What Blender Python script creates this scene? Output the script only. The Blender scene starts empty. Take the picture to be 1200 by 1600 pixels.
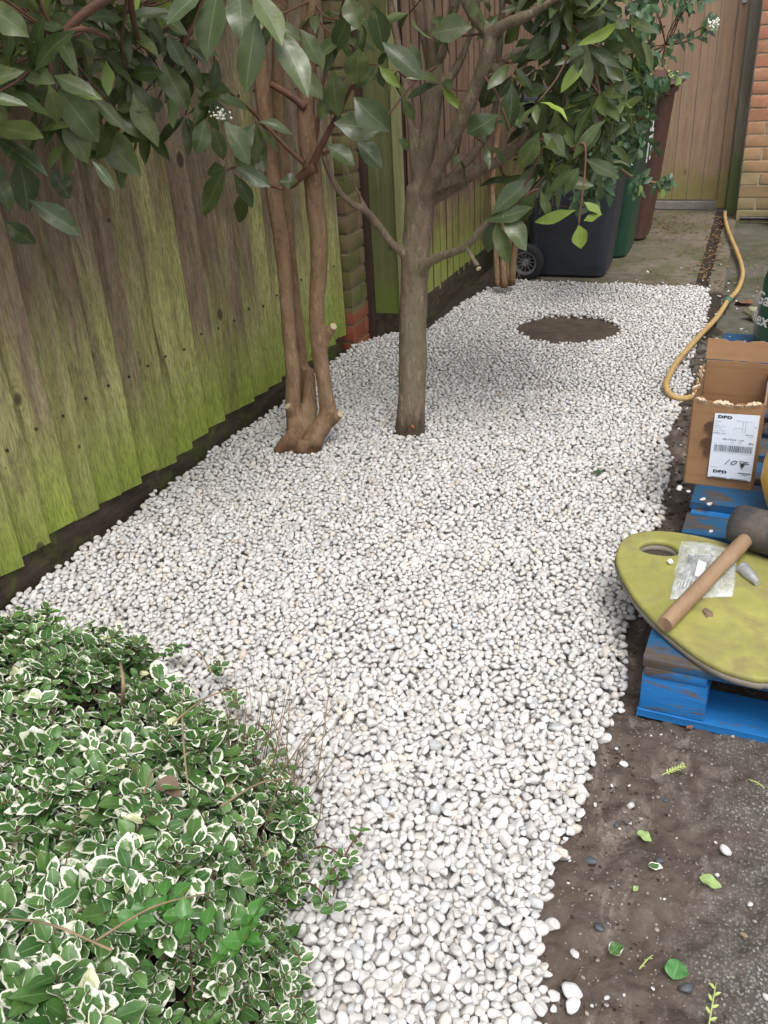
import bpy, bmesh, math, random
import numpy as np
from mathutils import Vector, Matrix
R = math.radians
rng = np.random.default_rng(7)
random.seed(7)
S = bpy.context.scene
COL = S.collection

# ------------------------------------------------------------------ camera
F_PX, CAM_H = 1392.0, 1.15
def _n(v):
    v = np.array(v, float); return v / np.linalg.norm(v)
_Z = -_n((162, -2624, -1392)); _Y = _n((610, 775, -1392)); _Y = _n(_Y - _Z * _Y.dot(_Z)); _X = np.cross(_Y, _Z)
CM = np.array([_X, _Y, _Z]); CC = np.array([0, 0, CAM_H])
cam = bpy.data.objects.new('camera', bpy.data.cameras.new('camera')); COL.objects.link(cam)
mw = Matrix.Identity(4)
for i in range(3):
    for j in range(3): mw[i][j] = CM[i][j]
    mw[i][3] = CC[i]
cam.matrix_world = mw
cam.data.sensor_fit = 'VERTICAL'; cam.data.sensor_height = 36; cam.data.lens = 36 * F_PX / 1600
cam.data.clip_start = 0.02; cam.data.clip_end = 500
S.camera = cam
def ray(px, py): return CM @ np.array([px - 600, 800 - py, -F_PX])
def on(px, py, axis, val):
    r = ray(px, py); return CC + r * (val - CC[axis]) / r[axis]
def G(px, py, z=0.0): return on(px, py, 2, z)          # the point of a level plane seen at a place of the photograph
def AT(px, py, y): return on(px, py, 1, y)             # the same on an upright plane at distance y

# ------------------------------------------------------------------ light
SUN_EL, SUN_AZ = R(62), R(150)
w = bpy.data.worlds.new('World'); S.world = w; w.use_nodes = True
nt = w.node_tree; nt.nodes.clear()
sky = nt.nodes.new('ShaderNodeTexSky'); sky.sky_type = 'NISHITA'; sky.sun_disc = False
sky.sun_elevation = SUN_EL; sky.sun_rotation = SUN_AZ; sky.dust_density = 4; sky.air_density = 1.0
hsv = nt.nodes.new('ShaderNodeHueSaturation'); hsv.inputs['Saturation'].default_value = 0.22
bg = nt.nodes.new('ShaderNodeBackground'); bg.inputs['Strength'].default_value = 0.15
wo = nt.nodes.new('ShaderNodeOutputWorld')
nt.links.new(sky.outputs[0], hsv.inputs['Color']); nt.links.new(hsv.outputs[0], bg.inputs[0]); nt.links.new(bg.outputs[0], wo.inputs[0])
sd = bpy.data.lights.new('sun', 'SUN'); sd.energy = 1.2; sd.angle = R(24); sd.color = (1.0, 0.97, 0.93)
sun = bpy.data.objects.new('sun', sd); COL.objects.link(sun)
sdir = Vector((math.sin(SUN_AZ) * math.cos(SUN_EL), math.cos(SUN_AZ) * math.cos(SUN_EL), math.sin(SUN_EL)))
sun.rotation_euler = sdir.to_track_quat('Z', 'Y').to_euler()
S.view_settings.view_transform = 'Standard'; S.view_settings.look = 'None'
S.view_settings.exposure = 0.62; S.view_settings.gamma = 1
S.render.engine = 'CYCLES'
S.cycles.max_bounces = 6; S.cycles.diffuse_bounces = 4; S.cycles.transparent_max_bounces = 12

# ------------------------------------------------------------------ helpers
def tag(o, label=None, cat=None, group=None, kind=None):
    if label: o['label'] = label
    if cat: o['category'] = cat
    if group: o['group'] = group
    if kind: o['kind'] = kind
    return o
def empty(name, loc, rz=0, **k):
    o = bpy.data.objects.new(name, None); COL.objects.link(o); o.location = loc; o.rotation_euler = (0, 0, rz)
    o.empty_display_size = .1
    return tag(o, **k)
def mesh_obj(name, V, Fc, mat, parent=None, smooth=False, uv=None, attrs=None, face_attrs=None):
    """V (n,3) in world space or the parent's space; Fc: array (m,k) or list of tuples"""
    me = bpy.data.meshes.new(name)
    V = np.asarray(V, np.float32)
    if isinstance(Fc, np.ndarray):
        m, k = Fc.shape
        me.vertices.add(len(V)); me.vertices.foreach_set('co', V.ravel())
        me.loops.add(m * k); me.loops.foreach_set('vertex_index', Fc.astype(np.int32).ravel())
        me.polygons.add(m); me.polygons.foreach_set('loop_start', np.arange(0, m * k, k, dtype=np.int32))
        try: me.polygons.foreach_set('loop_total', np.full(m, k, dtype=np.int32))
        except Exception: pass
        me.update(calc_edges=True)
    else:
        me.from_pydata(V.tolist(), [], Fc); me.update()
    if smooth: me.polygons.foreach_set('use_smooth', np.ones(len(me.polygons), bool))
    if uv is not None:
        l = me.uv_layers.new(name='UVMap')
        li = np.empty(len(me.loops), np.int32); me.loops.foreach_get('vertex_index', li)
        l.data.foreach_set('uv', np.asarray(uv, np.float32)[li].ravel())
    for k_, a in (attrs or {}).items():
        at = me.attributes.new(k_, 'FLOAT', 'POINT'); at.data.foreach_set('value', np.asarray(a, np.float32))
    for k_, a in (face_attrs or {}).items():
        at = me.attributes.new(k_, 'FLOAT', 'FACE'); at.data.foreach_set('value', np.asarray(a, np.float32))
    me.materials.append(mat)
    me.validate()
    o = bpy.data.objects.new(name, me); COL.objects.link(o)
    if parent: o.parent = parent
    return o
def to_local(V, loc, rz=0):
    V = np.asarray(V, float) - np.asarray(loc, float)
    c, s = math.cos(-rz), math.sin(-rz)
    return V @ np.array([[c, s, 0], [-s, c, 0], [0, 0, 1]])

class MB:
    """collects pieces that become ONE mesh object"""
    def __init__(s): s.v = []; s.f = []; s.a = []; s.n = 0
    def add(s, V, Fc, rnd=None):
        V = np.asarray(V, float)
        s.v.append(V); s.f += [tuple(int(i) + s.n for i in f) for f in Fc]
        s.a.append(np.full(len(V), random.random() if rnd is None else rnd)); s.n += len(V)
    def box(s, c, d, rz=0, bev=0.0, M=None, rnd=None, jit=0):
        bm = bmesh.new(); bmesh.ops.create_cube(bm, size=1)
        for v in bm.verts: v.co = Vector((v.co.x * d[0], v.co.y * d[1], v.co.z * d[2]))
        if bev: bmesh.ops.bevel(bm, geom=bm.edges[:], offset=bev, segments=2, affect='EDGES', profile=.7)
        if jit:
            for v in bm.verts: v.co += Vector([random.uniform(-jit, jit) for _ in range(3)])
        X = (M if M is not None else Matrix.Rotation(rz, 4, 'Z'))
        X = Matrix.Translation(Vector(c)) @ X
        for v in bm.verts: v.co = X @ v.co
        bm.verts.index_update()
        s.add([v.co[:] for v in bm.verts], [[v.index for v in f.verts] for f in bm.faces], rnd); bm.free()
    def tube(s, pts, rad, seg=12, cap=True, lump=0.0, smooth_n=0, rnd=None):
        P = [Vector(p) for p in pts]; rad = list(rad) if hasattr(rad, '__len__') else [rad] * len(P)
        if smooth_n: P, rad = spline(P, rad, smooth_n)
        V = []; Fc = []; up = None
        for i, p in enumerate(P):
            t = (P[min(i + 1, len(P) - 1)] - P[max(i - 1, 0)]).normalized()
            if up is None:
                up = Vector((0, 0, 1)) if abs(t.z) < .9 else Vector((1, 0, 0))
            up = (up - t * up.dot(t)).normalized(); b = t.cross(up)
            for k in range(seg):
                a = 2 * math.pi * k / seg; r = rad[i] * (1 + (lump * random.uniform(-1, 1) if lump else 0))
                V.append(p + (up * math.cos(a) + b * math.sin(a)) * r)
        for i in range(len(P) - 1):
            for k in range(seg):
                a, b_ = i * seg + k, i * seg + (k + 1) % seg
                Fc.append((a, b_, b_ + seg, a + seg))
        if cap:
            Fc.append(tuple(range(seg - 1, -1, -1))); Fc.append(tuple((len(P) - 1) * seg + k for k in range(seg)))
        s.add([v[:] for v in V], Fc, rnd)
    def lathe(s, prof, c, seg=32, M=None, rnd=None):
        V = []; Fc = []
        for r, z in prof:
            for k in range(seg):
                a = 2 * math.pi * k / seg; v = Vector((r * math.cos(a), r * math.sin(a), z))
                if M is not None: v = M @ v
                V.append((v + Vector(c))[:])
        for i in range(len(prof) - 1):
            for k in range(seg):
                a, b_ = i * seg + k, i * seg + (k + 1) % seg
                Fc.append((a, b_, b_ + seg, a + seg))
        s.add(V, Fc, rnd)
    def build(s, name, mat, parent=None, smooth=False, auto=None):
        o = mesh_obj(name, np.concatenate(s.v), s.f, mat, parent, smooth, attrs={'rnd': np.concatenate(s.a)})
        if auto is not None:
            o.data.polygons.foreach_set('use_smooth', np.ones(len(o.data.polygons), bool))
            bm = bmesh.new(); bm.from_mesh(o.data)
            for e in bm.edges:
                if len(e.link_faces) == 2 and e.calc_face_angle(0) > R(auto): e.smooth = False
            bm.to_mesh(o.data); bm.free()
        return o
def spline(P, rad, n):
    Q = []; r = []
    for i in range(len(P) - 1):
        p0, p1, p2, p3 = P[max(i - 1, 0)], P[i], P[i + 1], P[min(i + 2, len(P) - 1)]
        for k in range(n):
            t = k / n
            Q.append(0.5 * ((2 * p1) + (p2 - p0) * t + (2 * p0 - 5 * p1 + 4 * p2 - p3) * t * t + (3 * p1 - p0 - 3 * p2 + p3) * t ** 3))
            r.append(rad[i] * (1 - t) + rad[i + 1] * t)
    Q.append(P[-1]); r.append(rad[-1]); return Q, r

# numpy value noise
_lat = rng.random((64, 64, 64))
def vnoise(P):
    P = np.asarray(P, float); i = np.floor(P).astype(int); f = P - i; f = f * f * (3 - 2 * f); i &= 63; j = (i + 1) & 63
    x0, y0, z0 = i.T; x1, y1, z1 = j.T; fx, fy, fz = f.T
    L = _lat
    a = L[x0, y0, z0] * (1 - fx) + L[x1, y0, z0] * fx; b = L[x0, y1, z0] * (1 - fx) + L[x1, y1, z0] * fx
    c = L[x0, y0, z1] * (1 - fx) + L[x1, y0, z1] * fx; d = L[x0, y1, z1] * (1 - fx) + L[x1, y1, z1] * fx
    return ((a * (1 - fy) + b * fy) * (1 - fz) + (c * (1 - fy) + d * fy) * fz) * 2 - 1
def fbm(P, o=4):
    r = 0; a = 1.0; P = np.asarray(P, float)
    for k in range(o): r = r + a * vnoise(P * 2 ** k + 17.3 * k); a *= .5
    return r

# ------------------------------------------------------------------ materials
class NT:
    def __init__(s, name, rough=.7, spec=.4):
        s.m = bpy.data.materials.new(name); s.m.use_nodes = True; s.t = s.m.node_tree
        s.b = s.t.nodes['Principled BSDF']; s.b.inputs['Roughness'].default_value = rough
        s.b.inputs['Specular IOR Level'].default_value = spec
    def nd(s, ty, **k):
        n = s.t.nodes.new(ty)
        for a, v in k.items(): setattr(n, a, v)
        return n
    def set(s, sock, v):
        if isinstance(v, bpy.types.NodeSocket): s.t.links.new(v, sock)
        elif isinstance(v, (tuple, list)) and len(v) == 3 and len(sock.default_value) == 4: sock.default_value = (*v, 1)
        else: sock.default_value = v
    def coord(s, scale=(1, 1, 1), kind='Object'):
        c = s.nd('ShaderNodeTexCoord'); m = s.nd('ShaderNodeMapping'); m.inputs['Scale'].default_value = scale
        s.t.links.new(c.outputs[kind], m.inputs['Vector']); return m.outputs[0]
    def noise(s, scale=5, detail=5, rough=.6, co=None, st=(1, 1, 1), dist=0):
        n = s.nd('ShaderNodeTexNoise'); n.inputs['Scale'].default_value = scale; n.inputs['Detail'].default_value = detail
        n.inputs['Roughness'].default_value = rough; n.inputs['Distortion'].default_value = dist
        s.t.links.new(co or s.coord(st), n.inputs['Vector']); return n.outputs['Fac']
    def vor(s, scale, feat='F1', out='Distance', co=None):
        n = s.nd('ShaderNodeTexVoronoi', feature=feat); n.inputs['Scale'].default_value = scale
        s.t.links.new(co or s.coord(), n.inputs['Vector']); return n.outputs[out]
    def ramp(s, fac, a, b, lo=0., hi=1.):
        r = s.nd('ShaderNodeMapRange'); s.set(r.inputs[0], fac)
        for i, v in ((1, a), (2, b), (3, lo), (4, hi)): s.set(r.inputs[i], v)
        return r.outputs[0]
    def mix(s, f, a, b, mode='MIX'):
        n = s.nd('ShaderNodeMix', data_type='RGBA', blend_type=mode)
        s.set(n.inputs[0], f); s.set(n.inputs[6], a); s.set(n.inputs[7], b); return n.outputs[2]
    def math(s, op, a, b=0.0, c=None):
        n = s.nd('ShaderNodeMath', operation=op); s.set(n.inputs[0], a); s.set(n.inputs[1], b)
        if c is not None: s.set(n.inputs[2], c)
        return n.outputs[0]
    def attr(s, name): return s.nd('ShaderNodeAttribute', attribute_name=name).outputs['Fac']
    def xyz(s, kind='Object'):
        n = s.nd('ShaderNodeSeparateXYZ'); s.t.links.new(s.coord(kind=kind), n.inputs[0]); return n.outputs
    def geo_xyz(s):
        g = s.nd('ShaderNodeNewGeometry'); n = s.nd('ShaderNodeSeparateXYZ'); s.t.links.new(g.outputs['Position'], n.inputs[0]); return n.outputs
    def pos(s, scale=(1, 1, 1)):
        g = s.nd('ShaderNodeNewGeometry'); m = s.nd('ShaderNodeMapping'); m.inputs['Scale'].default_value = scale
        s.t.links.new(g.outputs['Position'], m.inputs['Vector']); return m.outputs[0]
    def bump(s, h, dist=.002, strength=1.0, prev=None):
        n = s.nd('ShaderNodeBump'); n.inputs['Distance'].default_value = dist; n.inputs['Strength'].default_value = strength
        s.set(n.inputs['Height'], h)
        if prev is not None: s.t.links.new(prev, n.inputs['Normal'])
        s.t.links.new(n.outputs[0], s.b.inputs['Normal']); return n.outputs[0]
    def color(s, c): s.set(s.b.inputs['Base Color'], c); return s
    def rough(s, c): s.set(s.b.inputs['Roughness'], c); return s
MT = {}

def m_fence():
    n = NT('weathered_fence', .8, .25)
    P = n.pos((1, 1, .12)); r = n.attr('rnd')
    comb = n.nd('ShaderNodeVectorMath', operation='ADD'); n.t.links.new(P, comb.inputs[0])
    cx = n.nd('ShaderNodeCombineXYZ'); n.set(cx.inputs[0], n.math('MULTIPLY', r, 9.)); n.set(cx.inputs[2], n.math('MULTIPLY', r, 5.)); n.t.links.new(cx.outputs[0], comb.inputs[1])
    V = comb.outputs[0]
    streak = n.noise(30, 6, .65, V, dist=.6); patch = n.noise(7, 5, .6, V, dist=.8); big = n.noise(2.2, 3, .5, n.pos((1, 1, .6)))
    fine = n.noise(160, 3, .6, V)
    grain = n.noise(260, 4, .7, V, dist=.3)
    wood = n.mix(n.ramp(streak, .36, .64), (.155, .118, .08), (.38, .305, .21))
    wood = n.mix(n.ramp(r, 0, 1, 0, .5), wood, (.24, .17, .115))
    alg = n.mix(n.ramp(streak, .3, .75), (.28, .29, .08), (.62, .61, .26))
    z = n.geo_xyz()[2]
    # algae grows from the ground up
    amt = n.math('ADD', n.ramp(z, .1, 1.15, .40, -.38), n.math('MULTIPLY', n.math('SUBTRACT', patch, .5), 1.3))
    amt = n.math('ADD', amt, n.math('MULTIPLY', n.math('SUBTRACT', big, .5), 1.0))
    amt = n.math('ADD', amt, n.ramp(n.math('FRACT', n.math('MULTIPLY', r, 5.7)), 0, 1, -.16, .16))
    amt = n.ramp(amt, -.08, .24)
    c = n.mix(amt, wood, alg)
    low = n.ramp(n.math('ADD', z, n.math('MULTIPLY', patch, .30)), .50, .24)
    c = n.mix(n.math('MULTIPLY', low, .95), c, n.mix(streak, (.21, .30, .03), (.38, .47, .08)))
    dark = n.ramp(n.noise(6, 6, .7, V, dist=1.8), .56, .70)
    c = n.mix(n.math('MULTIPLY', dark, .75), c, (.045, .035, .03))
    # knots
    kn = n.vor(7.5, co=n.pos((1, 1, .6))); c = n.mix(n.ramp(n.math('SINE', n.math('MULTIPLY', kn, 90)), .2, .9, 0, n.ramp(kn, .30, .12, 0, .35)), c, (.10, .08, .04)); c = n.mix(n.ramp(kn, .115, .07, 0, .88), c, (.035, .022, .02))
    c = n.mix(n.ramp(grain, .40, .56, .5, 0), c, (.06, .05, .03))
    c = n.mix(n.ramp(n.math('FRACT', n.math('MULTIPLY', r, 3.3)), 0, 1, 0, .28), c, (.11, .09, .05))
    nail = n.vor(3.1, co=n.pos((1, 3.2, 2.2))); c = n.mix(n.ramp(nail, .05, .035, 0, .8), c, (.03, .02, .018))
    spl = n.noise(3.0, 6, .75, n.pos((1, 14, .5)), dist=.4); c = n.mix(n.ramp(spl, .665, .685, 0, .7), c, (.05, .04, .025))
    n.color(c); n.bump(n.math('ADD', streak, n.math('MULTIPLY', grain, .6)), .003, .9)
    return n.m
def m_wood(name, a, b, rough=.75, sc=(1, 1, .1), moss=None):
    n = NT(name, rough, .25); P = n.pos(sc); s1 = n.noise(40, 6, .65, P, dist=.7); s2 = n.noise(5, 4, .6, n.pos())
    c = n.mix(n.ramp(s1, .3, .7), a, b); c = n.mix(n.ramp(n.attr('rnd'), 0, 1, 0, .35), c, tuple(.6 * x for x in a))
    c = n.mix(n.ramp(s2, .35, .75, 0, .5), c, tuple(.55 * x for x in b))
    kn = n.vor(6, co=n.pos((1, 1, .5))); c = n.mix(n.ramp(kn, .08, .045, 0, .7), c, tuple(.3 * x for x in a))
    if moss:
        z = n.geo_xyz()[2]; f = n.math('ADD', n.ramp(z, .05, moss[1], .5, -.3), n.math('SUBTRACT', n.noise(6, 5, .65, n.pos()), .5))
        c = n.mix(n.ramp(f, 0, .35, 0, .8), c, moss[0])
    n.color(c); n.bump(s1, .002, .7); return n.m
def m_soil(name, a, b, wet=.75):
    n = NT(name, wet, .35); s1 = n.noise(14, 8, .7, n.pos()); s2 = n.noise(90, 6, .7, n.pos()); s3 = n.noise(300, 2, .5, n.pos())
    c = n.mix(n.ramp(s1, .3, .7), a, b); c = n.mix(n.ramp(s2, .55, .75, 0, .4), c, tuple(min(1, 2 * x) for x in b))
    c = n.mix(n.ramp(s3, .68, .74, 0, .6), c, (.35, .32, .28))
    n.color(c); n.bump(n.math('ADD', s2, n.math('MULTIPLY', s1, 1.5)), .006, .9); return n.m
def m_mud():
    n = NT('mud_and_tarmac', .7, .35)
    x, y, z = n.geo_xyz(); P = n.pos()
    s0 = n.noise(3.2, 5, .6, P, dist=.5); s1 = n.noise(22, 8, .7, P); s2 = n.noise(120, 5, .7, P)
    agg = n.nd('ShaderNodeTexVoronoi'); agg.inputs['Scale'].default_value = 210; n.t.links.new(P, agg.inputs['Vector'])
    bw = n.nd('ShaderNodeSeparateColor'); n.t.links.new(agg.outputs['Color'], bw.inputs[0])
    mud = n.mix(n.ramp(s1, .3, .72), (.050, .037, .029), (.130, .100, .079))
    mud = n.mix(n.ramp(s2, .6, .8, 0, .5), mud, (.16, .13, .105))
    smear = n.noise(9, 6, .6, n.pos((1.6, .6, 1)), dist=1.2)
    mud = n.mix(n.math('MULTIPLY', n.ramp(smear, .53, .68), n.ramp(n.math('ADD', s2, n.math('MULTIPLY', s1, .5)), .62, .85, .05, 1)), mud, (.25, .215, .185))
    reds = n.noise(7, 5, .6, n.pos((1, 1.4, 1)), dist=.9); mud = n.mix(n.ramp(reds, .64, .76, 0, .5), mud, (.09, .048, .03))
    stone = n.mix(n.ramp(bw.outputs[0], 0, 1), (.10, .097, .088), (.26, .25, .23))
    stone = n.mix(n.ramp(bw.outputs[1], .86, .93), stone, (.42, .39, .34))
    tar = n.mix(n.ramp(agg.outputs['Distance'], .25, .6), stone, (.06, .055, .05))
    tar = n.mix(n.ramp(s1, .45, .65, 0, .8), tar, (.12, .10, .082))
    # mud thins out to the right and away from the gravel
    f = n.math('ADD', n.ramp(x, -.04, .20, -.22, .26), n.math('SUBTRACT', s0, .5))
    f = n.math('ADD', f, n.math('MULTIPLY', n.math('SUBTRACT', s1, .5), .9))
    c = n.mix(n.ramp(f, -.06, .14), mud, tar)
    conc = n.mix(n.ramp(s1, .3, .7), (.075, .07, .052), (.15, .14, .115))
    conc = n.mix(n.ramp(s0, .4, .62, 0, .8), conc, (.05, .058, .026))
    conc = n.mix(n.ramp(s2, .6, .7, 0, .35), conc, (.03, .026, .02))
    cc = n.math('ADD', y, n.math('MULTIPLY', s0, .8)); g = n.ramp(cc, 3.7, 4.1)
    c = n.mix(g, c, conc)
    n.color(c); n.bump(n.math('ADD', n.math('MULTIPLY', s2, .6), s1), .005, .9); n.rough(n.ramp(s1, .3, .7, .55, .85)); return n.m
def m_conc():
    n = NT('mossy_concrete', .85, .3); P = n.pos(); s0 = n.noise(3, 5, .65, P); s1 = n.noise(30, 8, .7, P); s2 = n.noise(8, 6, .7, P, dist=.8)
    c = n.mix(n.ramp(s1, .3, .7), (.095, .08, .06), (.20, .175, .135)); c = n.mix(n.ramp(s0, .42, .58, 0, .8), c, (.085, .085, .04))
    c = n.mix(n.ramp(s2, .58, .7, 0, .8), c, (.05, .04, .03)); n.color(c); n.bump(s1, .003, .8); return n.m
def m_pebble():
    n = NT('white_pebble', .55, .35); r = n.attr('rnd')
    r2 = n.math('FRACT', n.math('MULTIPLY', r, 17.31)); r3 = n.math('FRACT', n.math('MULTIPLY', r, 113.7))
    c = n.mix(r2, (.49, .475, .46), (.70, .685, .67))
    c = n.mix(n.ramp(r, .90, .97, 0, .55), c, (.60, .53, .42)); c = n.mix(n.ramp(r3, .93, .97, 0, .6), c, (.42, .45, .48))
    c = n.mix(n.ramp(r3, .05, .02, 0, .55), c, (.50, .42, .37))
    s = n.noise(120, 4, .6, n.pos()); c = n.mix(n.ramp(s, .48, .72, 0, .5), c, (.36, .33, .30))
    c = n.mix(n.ramp(n.noise(45, 3, .6, n.pos()), .55, .7, 0, .35), c, (.72, .71, .70))
    n.color(c); n.bump(n.noise(260, 3, .6, n.pos()), .0012, .5); return n.m
def m_leaf(name, a, b, vein, rough=.35, edge=None, spec=.5):
    n = NT(name, rough, spec); u = n.nd('ShaderNodeUVMap'); sp = n.nd('ShaderNodeSeparateXYZ'); n.t.links.new(u.outputs[0], sp.inputs[0])
    U = n.math('ABSOLUTE', n.math('SUBTRACT', sp.outputs[0], .5)); U = n.math('MULTIPLY', U, 2); V = sp.outputs[1]; r = n.attr('rnd')
    tone = n.attr('tone')
    nn = n.noise(55, 4, .6, n.pos())
    c = n.mix(r, a, b); c = n.mix(n.ramp(nn, .35, .7, 0, .45), c, tuple(x * .55 for x in a))
    c = n.mix(n.ramp(tone, 1, 2), c, (.36, .50, .07))
    c = n.mix(n.ramp(n.math('ADD', n.noise(38, 4, .6, n.pos()), n.math('MULTIPLY', n.math('FRACT', n.math('MULTIPLY', r, 11.3)), .12)), .70, .76, 0, .5), c, (.16, .15, .045))
    # side veins
    vv = n.math('SINE', n.math('MULTIPLY', n.math('SUBTRACT', V, n.math('MULTIPLY', U, .16)), 62))
    c = n.mix(n.ramp(vv, .86, 1, 0, .09), c, vein); 
    if edge:
        r2 = n.math('FRACT', n.math('MULTIPLY', r, 31.7)); w_ = n.ramp(r2, 0, 1, 1.0, .64)
        w_ = n.math('ADD', w_, n.ramp(n.math('FRACT', n.math('MULTIPLY', r, 7.7)), .86, .9, 0, 1))
        q = n.math('ADD', n.math('MAXIMUM', U, n.math('MULTIPLY', n.math('SUBTRACT', V, .06), 1.02)), n.math('MULTIPLY', n.math('SUBTRACT', n.noise(110, 3, .6, n.pos()), .5), .75))
        c = n.mix(n.ramp(n.math('SUBTRACT', q, w_), -.03, .05), c, n.mix(n.ramp(nn, .3, .7), edge, (.84, .83, .74)))
        c = n.mix(n.ramp(r2, .985, .99, 0, .75), c, (.76, .74, .45))
    c = n.mix(n.ramp(U, .07, .03, 0, .6), c, vein)
    bf = n.nd('ShaderNodeNewGeometry'); c = n.mix(n.math('MULTIPLY', bf.outputs['Backfacing'], .45), c, tuple(min(1, x * 1.9 + .03) for x in b))
    n.color(c); n.rough(n.ramp(nn, .3, .7, rough * .8, rough * 1.3))
    n.bump(n.math('ADD', n.math('MULTIPLY', vv, .06), nn), .0010, .4)
    tr = n.nd('ShaderNodeBsdfTranslucent'); n.set(tr.inputs[0], n.mix(.5, c, (.15, .3, .03))); ms = n.nd('ShaderNodeMixShader'); ms.inputs[0].default_value = .12
    out = n.t.nodes['Material Output']; n.t.links.new(n.b.outputs[0], ms.inputs[1]); n.t.links.new(tr.outputs[0], ms.inputs[2]); n.t.links.new(ms.outputs[0], out.inputs[0])
    return n.m
def m_bark(name, a, b, c3, sc=1, foot=(.03, .019, .014)):
    n = NT(name, .8, .3); P = n.pos((1, 1, .45)); s1 = n.noise(28 * sc, 8, .7, P, dist=.4); s2 = n.noise(6, 5, .6, n.pos()); s3 = n.noise(220, 3, .6, n.pos())
    c = n.mix(n.ramp(s1, .3, .7), a, b); c = n.mix(n.ramp(s2, .45, .68, 0, .75), c, c3)
    fl = n.vor(34 * sc, feat='DISTANCE_TO_EDGE', co=n.pos((1, 1, .30))); c = n.mix(n.ramp(fl, .07, .01, 0, .16), c, tuple(x * .5 for x in a))
    s4 = n.noise(70, 5, .75, n.pos((1, 1, .35))); c = n.mix(n.ramp(s4, .55, .68, 0, .6), c, tuple(min(1, x * 1.5 + .02) for x in b))
    sp = n.vor(75, co=n.pos((1, 1, 1.6))); c = n.mix(n.ramp(sp, .17, .09, 0, .35), c, tuple(min(1, x * 1.7 + .02) for x in b))
    z = n.geo_xyz()[2]; f = n.ramp(n.math('ADD', z, n.math('MULTIPLY', n.math('SUBTRACT', s1, .5), .12)), .09, .02, 0, .75)
    c = n.mix(f, c, foot)
    n.color(c); n.bump(n.math('ADD', n.math('ADD', s1, n.math('MULTIPLY', s3, .5)), n.math('ADD', n.ramp(fl, 0, .15, -.08, .05), s4)), .004, .9); return n.m
def m_plain(name, c, rough=.5, var=.3, sc=8, spec=.5, bump=.0008, metal=0, dirt=None, dsc=6, dlo=.5):
    n = NT(name, rough, spec); s = n.noise(sc, 6, .65, n.pos()); d = tuple(x * (1 - var) for x in c); e = tuple(min(1, x * (1 + var * .6)) for x in c)
    k = n.mix(n.ramp(s, .3, .7), d, e)
    if dirt: k = n.mix(n.ramp(n.noise(dsc, 8, .7, n.pos(), dist=.6), dlo, dlo + .16, 0, .8), k, dirt)
    if name == 'corrugated_card': k = n.mix(n.ramp(n.noise(9, 5, .65, n.pos((.25, .25, 6)), dist=.5), .5, .68, 0, .55), k, (.22, .115, .05))
    n.color(k); n.b.inputs['Metallic'].default_value = metal
    if bump: n.bump(n.noise(sc * 14, 4, .6, n.pos()), bump, .6)
    n.rough(n.ramp(s, .3, .7, rough * .85, min(1, rough * 1.2)))
    return n.m
def m_brick():
    n = NT('stock_brick', .85, .25); r = n.attr('rnd'); P = n.pos(); s1 = n.noise(35, 7, .7, P); s2 = n.noise(3, 4, .6, P)
    c = n.mix(r, (.40, .16, .10), (.42, .24, .14)); c = n.mix(n.ramp(n.math('FRACT', n.math('MULTIPLY', r, 13.3)), .6, .95, 0, .7), c, (.40, .29, .18))
    c = n.mix(n.ramp(s1, .35, .7, 0, .5), c, (.25, .12, .075)); z = n.geo_xyz()[2]
    f = n.math('ADD', n.ramp(z, .0, .95, .45, -.35), n.math('SUBTRACT', s2, .5)); c = n.mix(n.ramp(f, 0, .3, 0, .7), c, (.20, .19, .09))
    n.color(c); n.bump(s1, .004, .8); return n.m
def m_bricks_pier():
    n = NT('pier_brick', .85, .25); r = n.attr('rnd'); P = n.pos(); s1 = n.noise(35, 7, .7, P); s2 = n.noise(9, 4, .6, P)
    c = n.mix(s1, (.34, .10, .05), (.22, .08, .05)); z = n.geo_xyz()[2]
    m = n.mix(n.ramp(s2, .4, .65), (.13, .14, .045), (.20, .13, .085)); c = n.mix(n.ramp(n.math('ADD', z, n.math('MULTIPLY', s1, .05)), .15, .17), c, m)
    n.color(c); n.bump(s1, .004, .8); return n.m
def m_pallet(name, blue, wood, amt):
    n = NT(name, .6, .4); P = n.pos((.5, 1.6, 1.6)); s = n.noise(9, 8, .72, P, dist=.5); s2 = n.noise(55, 6, .7, n.pos((.15, 1, 1)))
    b = n.mix(s2, tuple(x * .7 for x in blue), tuple(min(1, x * 1.25) for x in blue))
    wd = n.mix(n.ramp(s2, .3, .7), tuple(x * .5 for x in wood), wood)
    c = n.mix(n.ramp(n.math('ADD', s, n.math('MULTIPLY', n.attr('rnd'), .12)), amt, amt + .06), b, wd)
    sc = n.noise(14, 5, .6, n.pos((.35, 1, 2.5)), dist=.3); c = n.mix(n.ramp(sc, .72, .76, 0, .6), c, (.30, .48, .62))
    n.color(c); n.bump(n.math('ADD', s2, s), .003, .7); return n.m

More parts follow.
